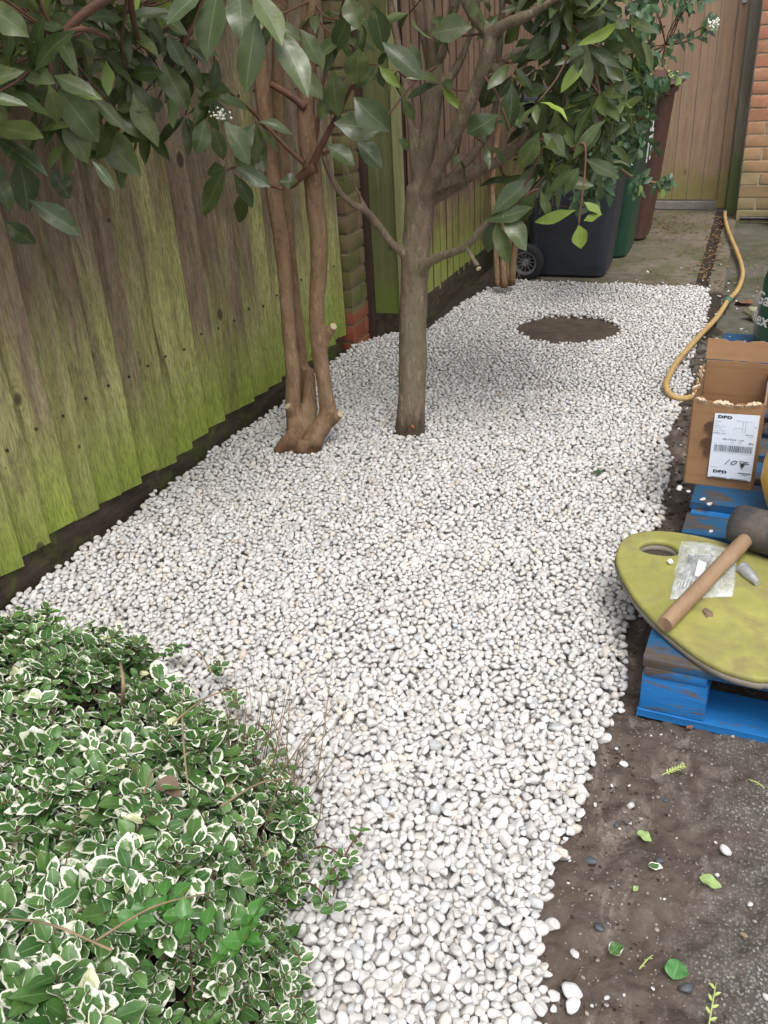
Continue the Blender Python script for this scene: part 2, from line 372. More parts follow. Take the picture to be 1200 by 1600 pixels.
MT['fence'] = m_fence(); MT['rust'] = m_plain('rusty_nail', (.055, .028, .022), .8, .4, 60)
def m_gboard():
    n = NT('mossy_gravel_board', .85, .25); P = n.pos(); s1 = n.noise(30, 6, .7, n.pos((1, .2, 1))); s2 = n.noise(5, 6, .7, P, dist=.6); s3 = n.noise(70, 5, .7, P)
    c = n.mix(n.ramp(s1, .3, .7), (.030, .022, .016), (.10, .078, .056)); c = n.mix(n.math('MULTIPLY', n.ramp(s2, .50, .62), n.ramp(s3, .4, .6, .2, .9)), c, (.10, .15, .02))
    c = n.mix(n.ramp(s3, .66, .72, 0, .6), c, (.22, .19, .15)); n.color(c); n.bump(n.math('ADD', s1, s3), .004, .9); return n.m
MT['gravel_board'] = m_gboard()
MT['fence2'] = m_wood('brown_fence', (.14, .08, .055), (.32, .22, .15), .8, (1, 1, .1), ((.28, .34, .07), .75))
MT['post'] = m_wood('dark_post', (.05, .03, .022), (.10, .065, .045), .85)
MT['gate'] = m_wood('gate_wood', (.27, .175, .115), (.44, .31, .21), .7, (1, 1, .08), ((.20, .19, .06), .45))
MT['gateframe'] = m_wood('gate_frame_wood', (.17, .165, .12), (.29, .28, .21), .8, (1, 1, .08), ((.12, .17, .06), .7))
MT['soil'] = m_soil('dark_soil', (.018, .013, .009), (.055, .04, .028))
MT['manhole'] = m_soil('muddy_cover', (.045, .032, .022), (.10, .075, .055))
MT['bed'] = m_soil('gravel_underlay', (.40, .385, .365), (.58, .565, .545), .9)
MT['mud'] = m_mud(); MT['conc'] = m_conc(); MT['pebble'] = m_pebble()
MT['leaf'] = m_leaf('evergreen_leaf', (.040, .062, .021), (.10, .130, .040), (.14, .18, .075), .36)
MT['leaf_s'] = m_leaf('small_shrub_leaf', (.035, .085, .035), (.085, .16, .07), (.14, .2, .09), .42)
MT['euo'] = m_leaf('variegated_leaf', (.040, .115, .028), (.12, .235, .058), (.20, .34, .13), .42, (.74, .74, .56))
MT['barkA'] = m_bark('red_brown_bark', (.17, .095, .055), (.32, .205, .125), (.24, .19, .10), 1, (.085, .036, .018))
MT['barkB'] = m_bark('grey_brown_bark', (.12, .085, .06), (.27, .205, .145), (.19, .185, .11), 1.3)
MT['twig'] = m_plain('red_twig', (.14, .065, .04), .7, .4, 20)
MT['straw'] = m_plain('dry_stem', (.26, .19, .11), .8, .5, 20)
MT['cut'] = m_plain('cut_wood', (.52, .40, .26), .7, .2, 30)
MT['binblack'] = m_plain('charcoal_plastic', (.030, .033, .045), .45, .3, 10, .45, .0004, dirt=(.07, .065, .06), dlo=.62)
MT['bingreen'] = m_plain('green_plastic', (.016, .060, .036), .42, .3, 10, .45, .0004, dirt=(.06, .07, .055), dlo=.62)
MT['binbrown'] = m_plain('brown_plastic', (.085, .042, .032), .5, .3, 10, .4, .0004, dirt=(.13, .09, .07), dlo=.62)
MT['rubber'] = m_plain('tyre_rubber', (.02, .02, .022), .8, .3, 12)
MT['rim'] = m_plain('grey_rim', (.16, .16, .17), .5, .2, 12)
MT['white'] = m_plain('white_paint', (.8, .8, .8), .5, .1, 12)
MT['brick'] = m_brick(); MT['pier'] = m_bricks_pier(); MT['mortar'] = m_plain('mortar', (.40, .33, .24), .9, .3, 30, .2, .003)
MT['mortard'] = m_plain('mossy_mortar', (.26, .22, .14), .9, .4, 30, .2, .003)
MT['pal'] = m_pallet('blue_pallet_wood', (.012, .15, .42), (.14, .11, .085), .635)
MT['paltop'] = m_pallet('worn_blue_deck', (.014, .085, .19), (.115, .09, .07), .55)
MT['hose'] = m_plain('yellow_hose', (.47, .31, .12), .5, .25, 40, .5, .0006, dirt=(.26, .17, .08), dsc=25, dlo=.56)
MT['connector'] = m_plain('green_connector', (.06, .13, .09), .5, .3, 30)
MT['card'] = m_plain('corrugated_card', (.31, .18, .095), .85, .16, 7, .2, .0006, dirt=(.25, .14, .07), dlo=.55)
MT['cardin'] = m_plain('torn_card_edge', (.60, .45, .31), .9, .25, 40, .2, .001)
MT['label'] = m_plain('label_paper', (.70, .76, .86), .45, .04, 6, .4, 0)
MT['ink'] = m_plain('black_ink', (.03, .03, .035), .6, .1, 12, .3, 0)
MT['grey_ink'] = m_plain('grey_ink', (.16, .17, .20), .6, .1, 12, .3, 0)
MT['brown_ink'] = m_plain('brown_ink', (.10, .05, .03), .7, .2, 30, .3, 0)
MT['float'] = m_plain('lime_foam', (.31, .30, .085), .6, .25, 9, .3, .001, dirt=(.22, .19, .085), dsc=9, dlo=.47)
MT['floatedge'] = m_plain('grey_rim_plastic', (.17, .15, .12), .6, .3, 12)
MT['mallet'] = m_plain('black_rubber', (.055, .052, .05), .6, .35, 14, .4, .0012, dirt=(.13, .10, .08), dlo=.52, dsc=14)
MT['handle'] = m_wood('worn_handle_wood', (.24, .15, .09), (.42, .28, .175), .6, (1, .12, 1))
MT['metal'] = m_plain('grey_metal', (.48, .49, .50), .4, .25, 30, .5, .0008, metal=.6)
MT['yellow'] = m_plain('yellow_plastic', (.78, .44, .01), .4, .12, 9)
MT['greenbag'] = m_plain('dark_green_plastic', (.012, .085, .045), .35, .35, 9, .5, .003)
MT['blackpl'] = m_plain('black_plastic', (.018, .018, .02), .35, .2, 9)
MT['browndead'] = m_plain('dead_leaf', (.22, .09, .05), .75, .35, 40)
MT['tan'] = m_plain('tan_leaf', (.17, .115, .075), .75, .35, 40)
MT['crumb'] = m_plain('chip', (.33, .29, .25), .8, .6, 130)
MT['cream'] = m_plain('cream_flower', (.80, .80, .68), .6, .1, 60)
MT['greenfl'] = m_plain('green_bud', (.42, .50, .16), .6, .2, 60)
MT['litter'] = m_plain('leaf_litter', (.20, .125, .06), .85, .5, 60)
def m_film():
    n = NT('clear_film', .18, .6); n.color((.86, .9, .93)); n.bump(n.noise(45, 4, .6, n.pos(), dist=1.5), .006, 1)
    g = n.ramp(n.noise(30, 5, .6, n.pos(), dist=1), .4, .7, .16, .5); n.set(n.b.inputs['Alpha'], g); return n.m
MT['film'] = m_film()

# ------------------------------------------------------------------ the ground
def grid(name, x0, x1, y0, y1, st, zf, mat, kind='structure', sx=None):
    nx = max(2, int((x1 - x0) / (sx or st)) + 1); ny = max(2, int((y1 - y0) / st) + 1)
    X, Yy = np.meshgrid(np.linspace(x0, x1, nx), np.linspace(y0, y1, ny)); X = X.ravel(); Yy = Yy.ravel()
    V = np.stack([X, Yy, zf(X, Yy)], 1); i = np.arange(ny - 1)[:, None] * nx + np.arange(nx - 1)[None]
    i = i.ravel(); Fc = np.stack([i, i + 1, i + nx + 1, i + nx], 1)
    o = mesh_obj(name, V, Fc, mat, smooth=True); return tag(o, kind=kind)
grid('ground', -90, 90, -90, 90, 20, lambda x, y: np.full_like(x, -.09), MT['soil'])
GL = np.array([(-1.54, .2), (-1.520, 1.24), (-1.522, 1.7), (-1.508, 2.2), (-1.495, 2.63), (-1.487, 3.395), (-1.40, 3.58), (-1.26, 3.66), (-1.23, 4.0), (-1.195, 4.40), (-1.10, 4.52)])
GR = np.array([(-.128, .2), (-.139, .715), (-.154, .98), (-.145, 1.286), (-.14, 1.748), (-.149, 3.2), (-.13, 4.4), (-.127, 4.585)])
def wob(y, s): return .012 * np.sin(y * 7.1 + s) + .008 * np.sin(y * 17.3 + 2 * s)
def gl(y): return np.interp(y, GL[:, 1], GL[:, 0]) + wob(y, 1) * .6
def gr(y): return np.interp(y, GR[:, 1], GR[:, 0]) + wob(y, 4)
def P3(x, y, s): return np.stack([np.asarray(x) * s, np.asarray(y) * s, np.zeros_like(x)], 1)
def mudz(x, y):
    z = -.024 + .010 * fbm(P3(x, y, 9), 3) + .0055 * fbm(P3(x, y, 45), 3) + .0022 * fbm(P3(x, y, 130), 2)
    far = np.clip((y - 3.9) / .5, 0, 1); z = z * (1 - far * .75)
    return z - .02 * far
grid('mud_path', -.20, 1.6, .25, 3.9, .0065, mudz, MT['mud'], sx=.0065)
grid('concrete_yard', -.07, 3.0, 3.9, 8.5, .02, mudz, MT['mud'])
grid('soil_strip', -1.72, -1.36, .3, 3.72, .014, lambda x, y: -.032 + .008 * fbm(P3(x, y, 12), 4) + .03 * np.clip((-1.47 - x) / .1, 0, 1) * 0, MT['soil'])
grid('soil_bed', -1.40, -.04, 3.5, 6.8, .02, lambda x, y: np.where(y > 4.55, -.034, -.026) + .008 * fbm(P3(x, y, 11), 4), MT['soil'])
gb_ = grid('gravel_bed', 0, 1, .3, 4.56, .03, lambda x, y: -.023 + .004 * fbm(P3(x, y, 10), 2), MT['bed'])
for v in gb_.data.vertices:
    a_, b_ = float(gl(v.co.y)) + .012, float(gr(v.co.y)) - .012; v.co.x = a_ + (b_ - a_) * v.co.x
# the concrete path beyond the gravel: slabs with open joints
slabs = MB()
ys = [4.60, 4.87, 5.78, 6.78]
for a, b in zip(ys[:-1], ys[1:]):
    slabs.box((-.62, (a + b) / 2, -.05), (.83, b - a - .012, .07), bev=.006)
so = slabs.build('concrete_path', MT['conc'], auto=40); tag(so, kind='structure')
k = MB(); k.box((-.105, 5.55, -.055), (.075, 1.9, .075), bev=.006); tag(k.build('path_edging', MT['conc'], auto=40), kind='structure')

# ------------------------------------------------------------------ gravel: pebbles dropped one by one on a height field
def ico(n):
    bm = bmesh.new(); bmesh.ops.create_icosphere(bm, subdivisions=n, radius=1)
    V = np.array([v.co[:] for v in bm.verts]); Fc = np.array([[v.index for v in f.verts] for f in bm.faces]); bm.free(); return V, Fc
ICO = {n: ico(n) for n in (1, 2, 3)}
def pebble_shape(n, seed, ax):
    V = ICO[n][0].copy()
    r_ = np.random.default_rng(seed)
    # flats: cut the ball with a few planes, then keep it rounded
    for k_ in range(11):
        d = r_.normal(size=3); d /= np.linalg.norm(d); h = r_.uniform(.58, .88); q = V @ d
        V -= np.outer(np.maximum(q - h, 0) * .85, d)
    V *= (1 + .10 * vnoise(V * 1.6 + seed))[:, None]
    return V * np.array(ax)
def rotm(a, b, c):
    ca, sa, cb, sb, cc, sc = math.cos(a), math.sin(a), math.cos(b), math.sin(b), math.cos(c), math.sin(c)
    Rz = np.array([[ca, -sa, 0], [sa, ca, 0], [0, 0, 1]]); Rx = np.array([[1, 0, 0], [0, cb, -sb], [0, sb, cb]]); Ry = np.array([[cc, 0, sc], [0, 1, 0], [-sc, 0, cc]])
    return Rz @ Rx @ Ry
CELL = .0028
X0, Y0, X1, Y1 = -1.60, .30, -.06, 4.72
NX, NY = int((X1 - X0) / CELL), int((Y1 - Y0) / CELL)
Hf = np.full((NX, NY), -.022, np.float32)
KINDS_ = []
for k_ in range(150):
    s_ = float(np.clip(rng.lognormal(-.03, .27), .5, 1.6)); ax_ = (.0094 * s_ * rng.uniform(.85, 1.25), .0075 * s_ * rng.uniform(.85, 1.12), .0062 * s_ * rng.uniform(.8, 1.15))
    Rm = rotm(rng.uniform(0, 6.28), rng.normal() * .38, rng.normal() * .38)
    Am = Rm @ np.diag(1 / np.array(ax_) ** 2) @ Rm.T
    hw = int(max(ax_) / CELL) + 1; g_ = np.arange(-hw, hw + 1) * CELL; gx, gy = np.meshgrid(g_, g_, indexing='ij')
    # z extents of the ellipsoid over each cell
    B_ = 2 * (Am[0, 2] * gx + Am[1, 2] * gy); C_ = Am[0, 0] * gx ** 2 + Am[1, 1] * gy ** 2 + 2 * Am[0, 1] * gx * gy - 1; D_ = B_ ** 2 - 4 * Am[2, 2] * C_
    ok = D_ > 0; sq = np.sqrt(np.where(ok, D_, 0)); top = np.where(ok, (-B_ + sq) / (2 * Am[2, 2]), -9).astype(np.float32); bot = np.where(ok, (-B_ - sq) / (2 * Am[2, 2]), 9).astype(np.float32)
    # trim
    KINDS_.append((hw, top * .93, bot * .93, ax_, Rm, ok))
def MAN(x, y): return ((x + .668) / .232) ** 2 + ((y - 3.80) / .222) ** 2
TREES = ((-1.28, 2.40, .075), (-.952, 2.56, .052))
def allowed(x, y):
    if y > 4.585 + .012 * math.sin(x * 21): return False
    if x < gl(y) or x > gr(y): return False
    if MAN(x, y) < 1: return False
    for tx, ty, tr_ in TREES:
        if (x - tx) ** 2 + (y - ty) ** 2 < tr_ ** 2: return False
    if y < .62 and x > -3 and (x < -.62): return False
    if x < -.80 and y < .95: return False
    return True
peb = []
NP = 80000
xs = rng.uniform(X0 + .03, X1 - .03, NP * 2); ysr = rng.uniform(Y0 + .03, Y1 - .03, NP * 2)
kinds = rng.integers(0, 150, NP * 2)
off = rng.integers(-5, 6, (NP * 2, 8, 2)); off[:, 0] = 0
LIM = -.001
cnt = 0
for q in range(NP * 2):
    x, y = xs[q], ysr[q]
    if not allowed(x, y): continue
    hw, top, bot, ax_, Rm, ok = KINDS_[kinds[q]]
    ci, cj = int((x - X0) / CELL), int((y - Y0) / CELL); best = None
    for oi, oj in off[q]:
        i, j = ci + oi, cj + oj
        if i - hw < 0 or j - hw < 0 or i + hw >= NX or j + hw >= NY: continue
        z = (Hf[i - hw:i + hw + 1, j - hw:j + hw + 1] - bot).max()
        if best is None or z < best[0]: best = (z, i, j)
    if best is None: continue
    z, i, j = best
    if z + ax_[2] > .012: continue
    sl = Hf[i - hw:i + hw + 1, j - hw:j + hw + 1]; np.maximum(sl, top + z, out=sl)
    peb.append((X0 + i * CELL, Y0 + j * CELL, z, kinds[q])); cnt += 1
    if cnt >= NP: break
peb = np.array(peb)
# a pebble entirely under others is never seen: keep those whose top shows somewhere
tops = []
for x, y, z, kq in peb:
    hw, top, bot, ax_, Rm, ok = KINDS_[int(kq)]
    i, j = int(round((x - X0) / CELL)), int(round((y - Y0) / CELL))
    sl = Hf[i - hw:i + hw + 1, j - hw:j + hw + 1]; tops.append(((sl - (top + z)) < .004)[ok].any())
peb = peb[np.array(tops)]
print('pebbles', cnt, len(peb))
def build_pebbles(name, items, lod):
    Vs, Fs, As = [], [], []; n0 = 0
    Fi = ICO[lod][1]; nv = len(ICO[lod][0]); cache = {}
    ks = items[:, 3].astype(int)
    for kq in np.unique(ks):
        for sub in range(3):
            sel = items[ks == kq][sub::3]
            if not len(sel): continue
            hw, top, bot, ax_, Rm, ok = KINDS_[kq]
            T = pebble_shape(lod, kq * 3 + sub, ax_) @ Rm.T * 1.14
            V = T[None] + sel[:, None, :3]; Vs.append(V.reshape(-1, 3))
            Fs.append((Fi[None] + (np.arange(len(sel)) * nv)[:, None, None] + n0).reshape(-1, 3)); n0 += len(sel) * nv
            As.append(np.repeat(rng.random(len(sel)), nv))
    return mesh_obj(name, np.concatenate(Vs), np.concatenate(Fs), MT['pebble'], smooth=True, attrs={'rnd': np.concatenate(As)})
near = peb[:, 1] < 1.3; mid = (~near) & (peb[:, 1] < 3.0); far_ = ~near & ~mid
pa = build_pebbles('gravel', peb[near], 3); pb_ = build_pebbles('gravel_b', peb[mid], 2); pc = build_pebbles('gravel_c', peb[far_], 1)
def join(objs, name):
    bm = bmesh.new()
    for o in objs: bm.from_mesh(o.data)
    me = bpy.data.meshes.new(name); bm.to_mesh(me); bm.free(); me.materials.append(objs[0].data.materials[0])
    for o in objs[::-1]:
        m_ = o.data; bpy.data.objects.remove(o); bpy.data.meshes.remove(m_)
    o = bpy.data.objects.new(name, me); COL.objects.link(o); return o
gv = join([pa, pb_, pc], 'gravel'); tag(gv, 'bed of white rounded pebbles laid along the wooden fence', 'gravel', kind='stuff')

# stray pebbles off the bed, each a thing
def stray(x, y, z, size, label, group, seed, name='pebble'):
    ax_ = (size * .5, size * .4, size * .3); V = pebble_shape(3 if size > .014 else 2, 900 + seed, ax_) @ rotm(random.uniform(0, 6.28), random.uniform(-.3, .3), random.uniform(-.3, .3)).T
    o = mesh_obj(name, V, ICO[3 if size > .014 else 2][1], MT['pebble'], smooth=True, attrs={'rnd': np.full(len(V), random.uniform(.1, .88))})
    o.location = (x, y, z + size * .25); return tag(o, label, 'pebble', group)
GS = 'stray white pebbles lying on the mud'
big = [(974, 1195, .018), (970, 1112, .018), (1134, 1331, .021), (985, 1260, .016), (893, 1555, .033), (895, 1575, .027), (838, 1570, .024), (865, 1560, .022), (865, 1578, .014),
       (862, 1448, .026), (955, 1128, .014), (930, 1258, .010), (898, 1492, .016), (963, 1170, .008), (968, 1295, .006), (1120, 1368, .009), (1118, 1317, .007), (1172, 1414, .010), (956, 1228, .007), (983, 1228, .007),
       (945, 1380, .006), (1038, 1405, .006), (890, 1345, .007), (1020, 1545, .007), (1000, 965, .017), (968, 1145, .007), (1017, 1150, .007), (1033, 1148, .006), (888, 1380, .008), (1197, 1560, .014), (985, 1287, .006),
       (1012, 1050, .012), (948, 1560, .009), (925, 1572, .006), (975, 1555, .006)]
for i, (px, py, s_) in enumerate(big):
    p = G(px, py, -.02)
    lab = {0: 'white pebble on brown mud with a tiny one just above it', 2: 'white angular pebble lying alone on the grey tarmac patch', 4: 'largest stray pebble, upper one of a touching pair', 5: 'stray pebble tucked against the largest stray one',
           6: 'stray oval pebble nearest the bottom edge of the gravel'}.get(i, 'small white pebble strayed onto the brown mud')
    stray(p[0], p[1], -.022 + .001, s_, lab, GS, i)
r9 = random.Random(5)
for i in range(34):
    py = r9.uniform(460, 800); px = np.interp(py, [450, 600, 800, 940], [1118, 1078, 1028, 990]) + abs(r9.gauss(0, 16)); p = G(px, py, -.02)
    stray(p[0], p[1], -.024, r9.uniform(.006, .017), 'white pebble scattered on dark soil between gravel and pallets', 'pebbles scattered beside the pallets', 50 + i)
for i, (px, py) in enumerate([(715, 1), ]): pass
for i in range(26):
    px = r9.uniform(890, 1190); py = r9.uniform(418, 448) if px < 1110 else r9.uniform(400, 520); p = G(px, py, -.01)
    stray(p[0], p[1], -.014, r9.uniform(.006, .014) * (1.6 if i < 3 else 1), 'white pebble lying loose on the mossy concrete', 'pebbles on the concrete beyond the gravel', 120 + i)
for i, (px, py) in enumerate([(943, 524), (965, 520), (968, 532), (930, 507), (925, 522), (950, 530)]):
    p = G(px, py, -.01); stray(p[0], p[1], -.016, (.012, .016, .014, .01, .008, .008)[i], 'white pebble lying on the round brown manhole cover', 'pebbles on the manhole cover', 160 + i)

# small chips and grit on the mud: nobody could count them
mb = MB(); r8 = np.random.default_rng(3)
for i in range(4200):
    x = r8.uniform(-.14, .55); y = r8.uniform(.5, 4.0) if i % 2 else r8.uniform(.5, 1.5); s_ = r8.choice([.0012, .0018, .0025, .004], p=[.62, .27, .09, .02]); z = float(mudz(np.array([x]), np.array([y]))[0]) + s_ * .3
    mb.add(ICO[1][0] * (s_ * np.array([1, .8, .5])) @ rotm(r8.uniform(0, 6), .3, 0).T + (x, y, z), ICO[1][1])
tag(mb.build('debris', MT['crumb']), 'pale grit and chips strewn over the mud', 'debris', kind='stuff')
mb = MB()
for i in range(760):
    t = r8.random()
    if t < .3: x, y = r8.uniform(-.22, -.13) + r8.normal() * .02, r8.uniform(4.6, 6.6)
    elif t < .8: x, y = r8.normal(-.45, .16), r8.normal(6.2, .28)
    else: x, y = r8.uniform(-.55, .2), r8.uniform(4.62, 5.6)
    if y > 6.74: continue
    a = r8.uniform(0, 6.28); s_ = r8.uniform(.005, .016); c, sn = math.cos(a) * s_, math.sin(a) * s_
    z = -.010 + r8.random() * .008 if x < -.2 else -.012
    mb.add([(x - c, y - sn, z), (x + sn * .5, y - c * .5, z + .004), (x + c, y + sn, z + .002), (x - sn * .5, y + c * .5, z + .005)], [(0, 1, 2, 3)])
for i in range(90):
    y = .7 + 3.8 * r8.random(); x = r8.uniform(-1.4, -.2)
    if x < -.45 and y < 1.2: continue
    a = r8.uniform(0, 6.28); s_ = r8.uniform(.002, .007); c, sn = math.cos(a) * s_, math.sin(a) * s_; z = .012
    mb.add([(x - c, y - sn, z), (x + sn * .5, y - c * .5, z + .002), (x + c, y + sn, z + .002), (x - sn * .5, y + c * .5, z + .003)], [(0, 1, 2, 3)])
tag(mb.build('leaf_litter', MT['litter']), 'brown leaf litter on the concrete path by the gate', 'leaf litter', kind='stuff')
mb = MB()
for i in range(700):
    x = r8.normal(-.08, .05); y = r8.uniform(.75, 3.6); s_ = r8.uniform(.0015, .0045) if y < 1.7 else r8.uniform(.002, .010)
    mb.add(pebble_shape(1, i, (s_, s_ * .8, s_ * .5)) + (x, y, float(mudz(np.array([x]), np.array([y]))[0])), ICO[1][1])
tag(mb.build('mud_clods', MT['soil'], smooth=True), 'crumbled dark soil clods along the gravel edge', 'soil', kind='stuff')

# manhole cover
mc = empty('manhole_cover', (-.668, 3.80, -.012), label='round manhole cover caked in brown mud within the white gravel', cat='manhole cover')
V = []; Fc = []
for r_ in range(14):
    for k in range(64):
        a = 2 * math.pi * k / 64; rr = .25 * r_ / 13; V.append((rr * math.cos(a), rr * math.sin(a), 0))
V = np.array(V); V[:, 2] = .0045 * fbm(V * 30, 4) + .002
for r_ in range(13):
    for k in range(64): a_ = r_ * 64 + k; b_ = r_ * 64 + (k + 1) % 64; Fc.append((a_, b_, b_ + 64, a_ + 64))
mesh_obj('lid', V, Fc, MT['manhole'], mc, smooth=True)
rg = MB(); rg.lathe([(.232, -.02), (.262, -.02), (.262, -.001), (.255, .001), (.250, -.001)], (0, 0, 0), 64); rg.build('rim', MT['manhole'], mc, auto=40)

# ------------------------------------------------------------------ fences, pier, gate, wall
def fence_run(name, p0, p1, zb, ztop, wd, mat, label, th=.014, grav=.10, seed=0, gboard=True, gap=.005, backing=False, tj=.006, nails=False):
    """feather edge boards from p0 to p1 (x, y); the face looks to the right of the direction p0 -> p1"""
    rr = random.Random(seed); a = Vector((*p0, 0)); b = Vector((*p1, 0)); L = (b - a).length; d = (b - a) / L; nrm = Vector((d.y, -d.x, 0))
    root = empty(name, (a.x, a.y, 0), label=label, cat='fence')
    m = MB(); s = 0.0; nl = []
    while s < L - .01:
        wb = min(wd * rr.uniform(.9, 1.1), L - s); z0 = zb(s) + rr.uniform(-.010, .010); z1 = ztop
        lean = rr.uniform(-.008, .008); t0, t1 = .002, th          # thin edge tucked under the next board's thick edge
        ov = .022; prof = [(s, 0), (s + wb + ov, 0), (s + wb + ov, t1), (s, t0)]
        t1 += rr.uniform(0, tj); nl.append((s + wb * .5, t0 + (t1 - t0) * .52 * wb / (wb - gap)))
        prof = [(s - .0, -.002), (s + wb - gap, -.002), (s + wb - gap, t1), (s, t0)]
        n_ = 7; V = []; warp = rr.uniform(-.0015, .0015)
        for k_ in range(n_):
            z = z0 + (z1 - z0) * k_ / (n_ - 1)
            for q, (u, o_) in enumerate(prof):
                p = a + d * (u + lean * k_ / (n_ - 1)) + nrm * (o_ + warp * math.sin(k_)) - a
                V.append((p.x, p.y, z + (rr.uniform(-.003, .003) if k_ == 0 else 0)))
        Fc = [(k_ * 4 + q, k_ * 4 + (q + 1) % 4, k_ * 4 + 4 + (q + 1) % 4, k_ * 4 + 4 + q) for k_ in range(n_ - 1) for q in range(4)] + [(3, 2, 1, 0), tuple((n_ - 1) * 4 + q for q in range(4))]
        m.add(V, Fc, rr.random()); s += wb
    m.build('board_panel', mat, root)
    if nails:
        for u_, t_ in nl:
            for zz in (.36, 1.02):
                p = d * u_ + nrm * (t_ - .001); q = p + nrm * .0035; h_ = zz + rr.uniform(-.012, .012)
                k_ = MB(); k_.tube([(p.x, p.y, h_), (q.x, q.y, h_)], [.0042, .0038], 8); k_.build('nail', MT['rust'], root)
    if backing:
        k_ = MB(); c = (b - a) / 2 - nrm * .012; k_.box((c.x, c.y, (zb(L / 2) + ztop) / 2), (L, .008, ztop - zb(L / 2) - .01), rz=math.atan2(d.y, d.x)); k_.build('added_dark_backing', MT['post'], root)  # dark sheet added behind the boards so the gaps read as shade
    for z in (.35, 1.0, 1.6):
        r_ = MB(); c = (b - a) / 2 - nrm * .024; r_.box((c.x, c.y, z), (L, .04, .07), rz=math.atan2(d.y, d.x)); r_.build('rail', MT['post'], root)
    if gboard:
        g_ = MB(); c = (b - a) / 2 - nrm * .010; g_.box((c.x, c.y, zb(L / 2) - .045), (L, .03, .15), rz=math.atan2(d.y, d.x), bev=.004); g_.build('gravel_board', MT['gravel_board'], root)
    for s in (.0, L):
        p_ = MB(); c = d * s - nrm * .075; p_.box((c.x, c.y, ztop / 2 - .05), (.075, .075, ztop + .1), bev=.004); p_.build('post', MT['post'], root)
    return root
zb1 = lambda s: float(np.interp(s + .75, [.7, 1.2, 1.45, 1.75, 1.95, 2.2, 2.9, 3.4], [.062, .066, .085, .07, .055, .06, .055, .052]))
fence_run('board_fence', (-1.566, .75), (-1.556, 3.37), zb1, 1.85, .098, MT['fence'], 'weathered vertical board fence stained bright green beside the gravel', seed=11, th=.024, backing=True, nails=True)
zb2 = lambda s: .075
fence_run('board_fence', (-1.335, 3.68), (-1.335, 6.78), zb2, 1.85, .098, MT['fence2'], 'narrow board fence running behind the trees and wheeled bins', seed=5, th=.004, gap=.030, backing=True, tj=.002)
# short return with one wide board
rt = empty('fence_return', (-1.42, 3.63, 0), label='short green stained fence return between brick pier and narrow board fence', cat='fence')
m = MB(); m.box((-.012, 0, .965), (.115, .018, 1.77), bev=.003, rnd=.2); m.build('board', m_wood('green_return_board', (.10, .11, .045), (.19, .195, .085), .8, (1, 1, .1), ((.13, .18, .035), .5)), rt)
m = MB(); m.box((.067, -.010, .965), (.034, .03, 1.77), bev=.003, rnd=.3); m.build('edge_batten', m_wood('pale_batten', (.22, .23, .10), (.36, .36, .18), .8, (1, 1, .1)), rt)
m = MB(); m.box((.0, .004, .02), (.165, .03, .12), bev=.003); m.build('gravel_board', MT['gravel_board'], rt)
m = MB(); m.box((-.092, -.005, .90), (.045, .05, 1.9), bev=.004); m.build('post', MT['post'], rt)

def bricks(root, x0, x1, y0, y1, z0, z1, cw, ch, mat, mort, j=.01, axis='x', seed=0):
    """running bond face bricks round a mortar core; all faces are real bricks"""
    rr = random.Random(seed); m = MB(); row = 0; z = z0
    while z < z1:
        off_ = -(cw + j) * .5 if row % 2 else 0; u = (x0 if axis == 'x' else y0) + off_; ue = x1 if axis == 'x' else y1
        while u < ue:
            a = max(u, x0 if axis == 'x' else y0); b = min(u + cw, ue)
            if b - a > .02:
                if axis == 'x': m.box(((a + b) / 2, (y0 + y1) / 2 + rr.uniform(-.001, .001), z + ch / 2), (b - a, y1 - y0, ch), bev=.004, rnd=rr.random(), jit=.0012)
                else: m.box(((x0 + x1) / 2 + rr.uniform(-.001, .001), (a + b) / 2, z + ch / 2), (x1 - x0, b - a, ch), bev=.004, rnd=rr.random(), jit=.0012)
            u += cw + j
        z += ch + j; row += 1
    m.build('brickwork', mat, root, auto=50)
    c = MB(); c.box(((x0 + x1) / 2, (y0 + y1) / 2, (z0 + z1) / 2 - .005), (x1 - x0 - .01, y1 - y0 - .01, z1 - z0 + .01)); c.build('mortar', mort, root)
br = empty('brick_pier', (-1.55, 3.50, 0), label='mossy brick pier with orange bottom bricks standing between the fences', cat='brick pier')
bricks(br, -.14, .050, -.105, .06, -.06, 1.80, .215, .065, MT['pier'], MT['mortard'], axis='y', seed=4)
bw = empty('brick_wall', (-.072, 6.43, 0), label='brick house wall beside the tall wooden gate', cat='wall')
bricks(bw, 0, 2.6, 0, .10, -.02, 2.35, .215, .065, MT['brick'], MT['mortar'], seed=9)
gt = empty('wooden_gate', (-.55, 6.82, 0), label='tall brown boarded wooden gate at the end of the path', cat='gate')
m = MB(); x = -.75; rr = random.Random(2)
while x < .33:
    wb = .098; m.box((x + wb / 2, rr.uniform(-.001, .001), 1.03), (wb - .003, .018, 1.96), bev=.003, rnd=rr.random()); x += wb
m.build('board_panel', MT['gate'], gt)
m = MB(); m.box((.365, -.016, 1.03), (.055, .05, 2.06), bev=.004); m.build('gate_frame', MT['gate'], gt)
m = MB(); m.box((-.2, .0, 2.04), (1.2, .05, .07), bev=.004); m.build('gate_frame', MT['gate'], gt)
m = MB(); m.box((.437, -.06, 1.03), (.065, .12, 2.12), bev=.004); m.box((.398, -.03, 1.03), (.010, .05, 2.1), bev=.002); m.build('gate_post', MT['gateframe'], gt)
m = MB(); m.box((-.15, -.012, .015), (1.24, .05, .05), bev=.004); m.build('threshold', m_plain('grey_sill', (.20, .185, .155), .8, .3, 20, .3, .002), gt)
m = MB(); m.tube([(.365, -.041, 1.24), (.365, -.056, 1.24)], [.014, .012], 12); m.build('knob', MT['metal'], gt)

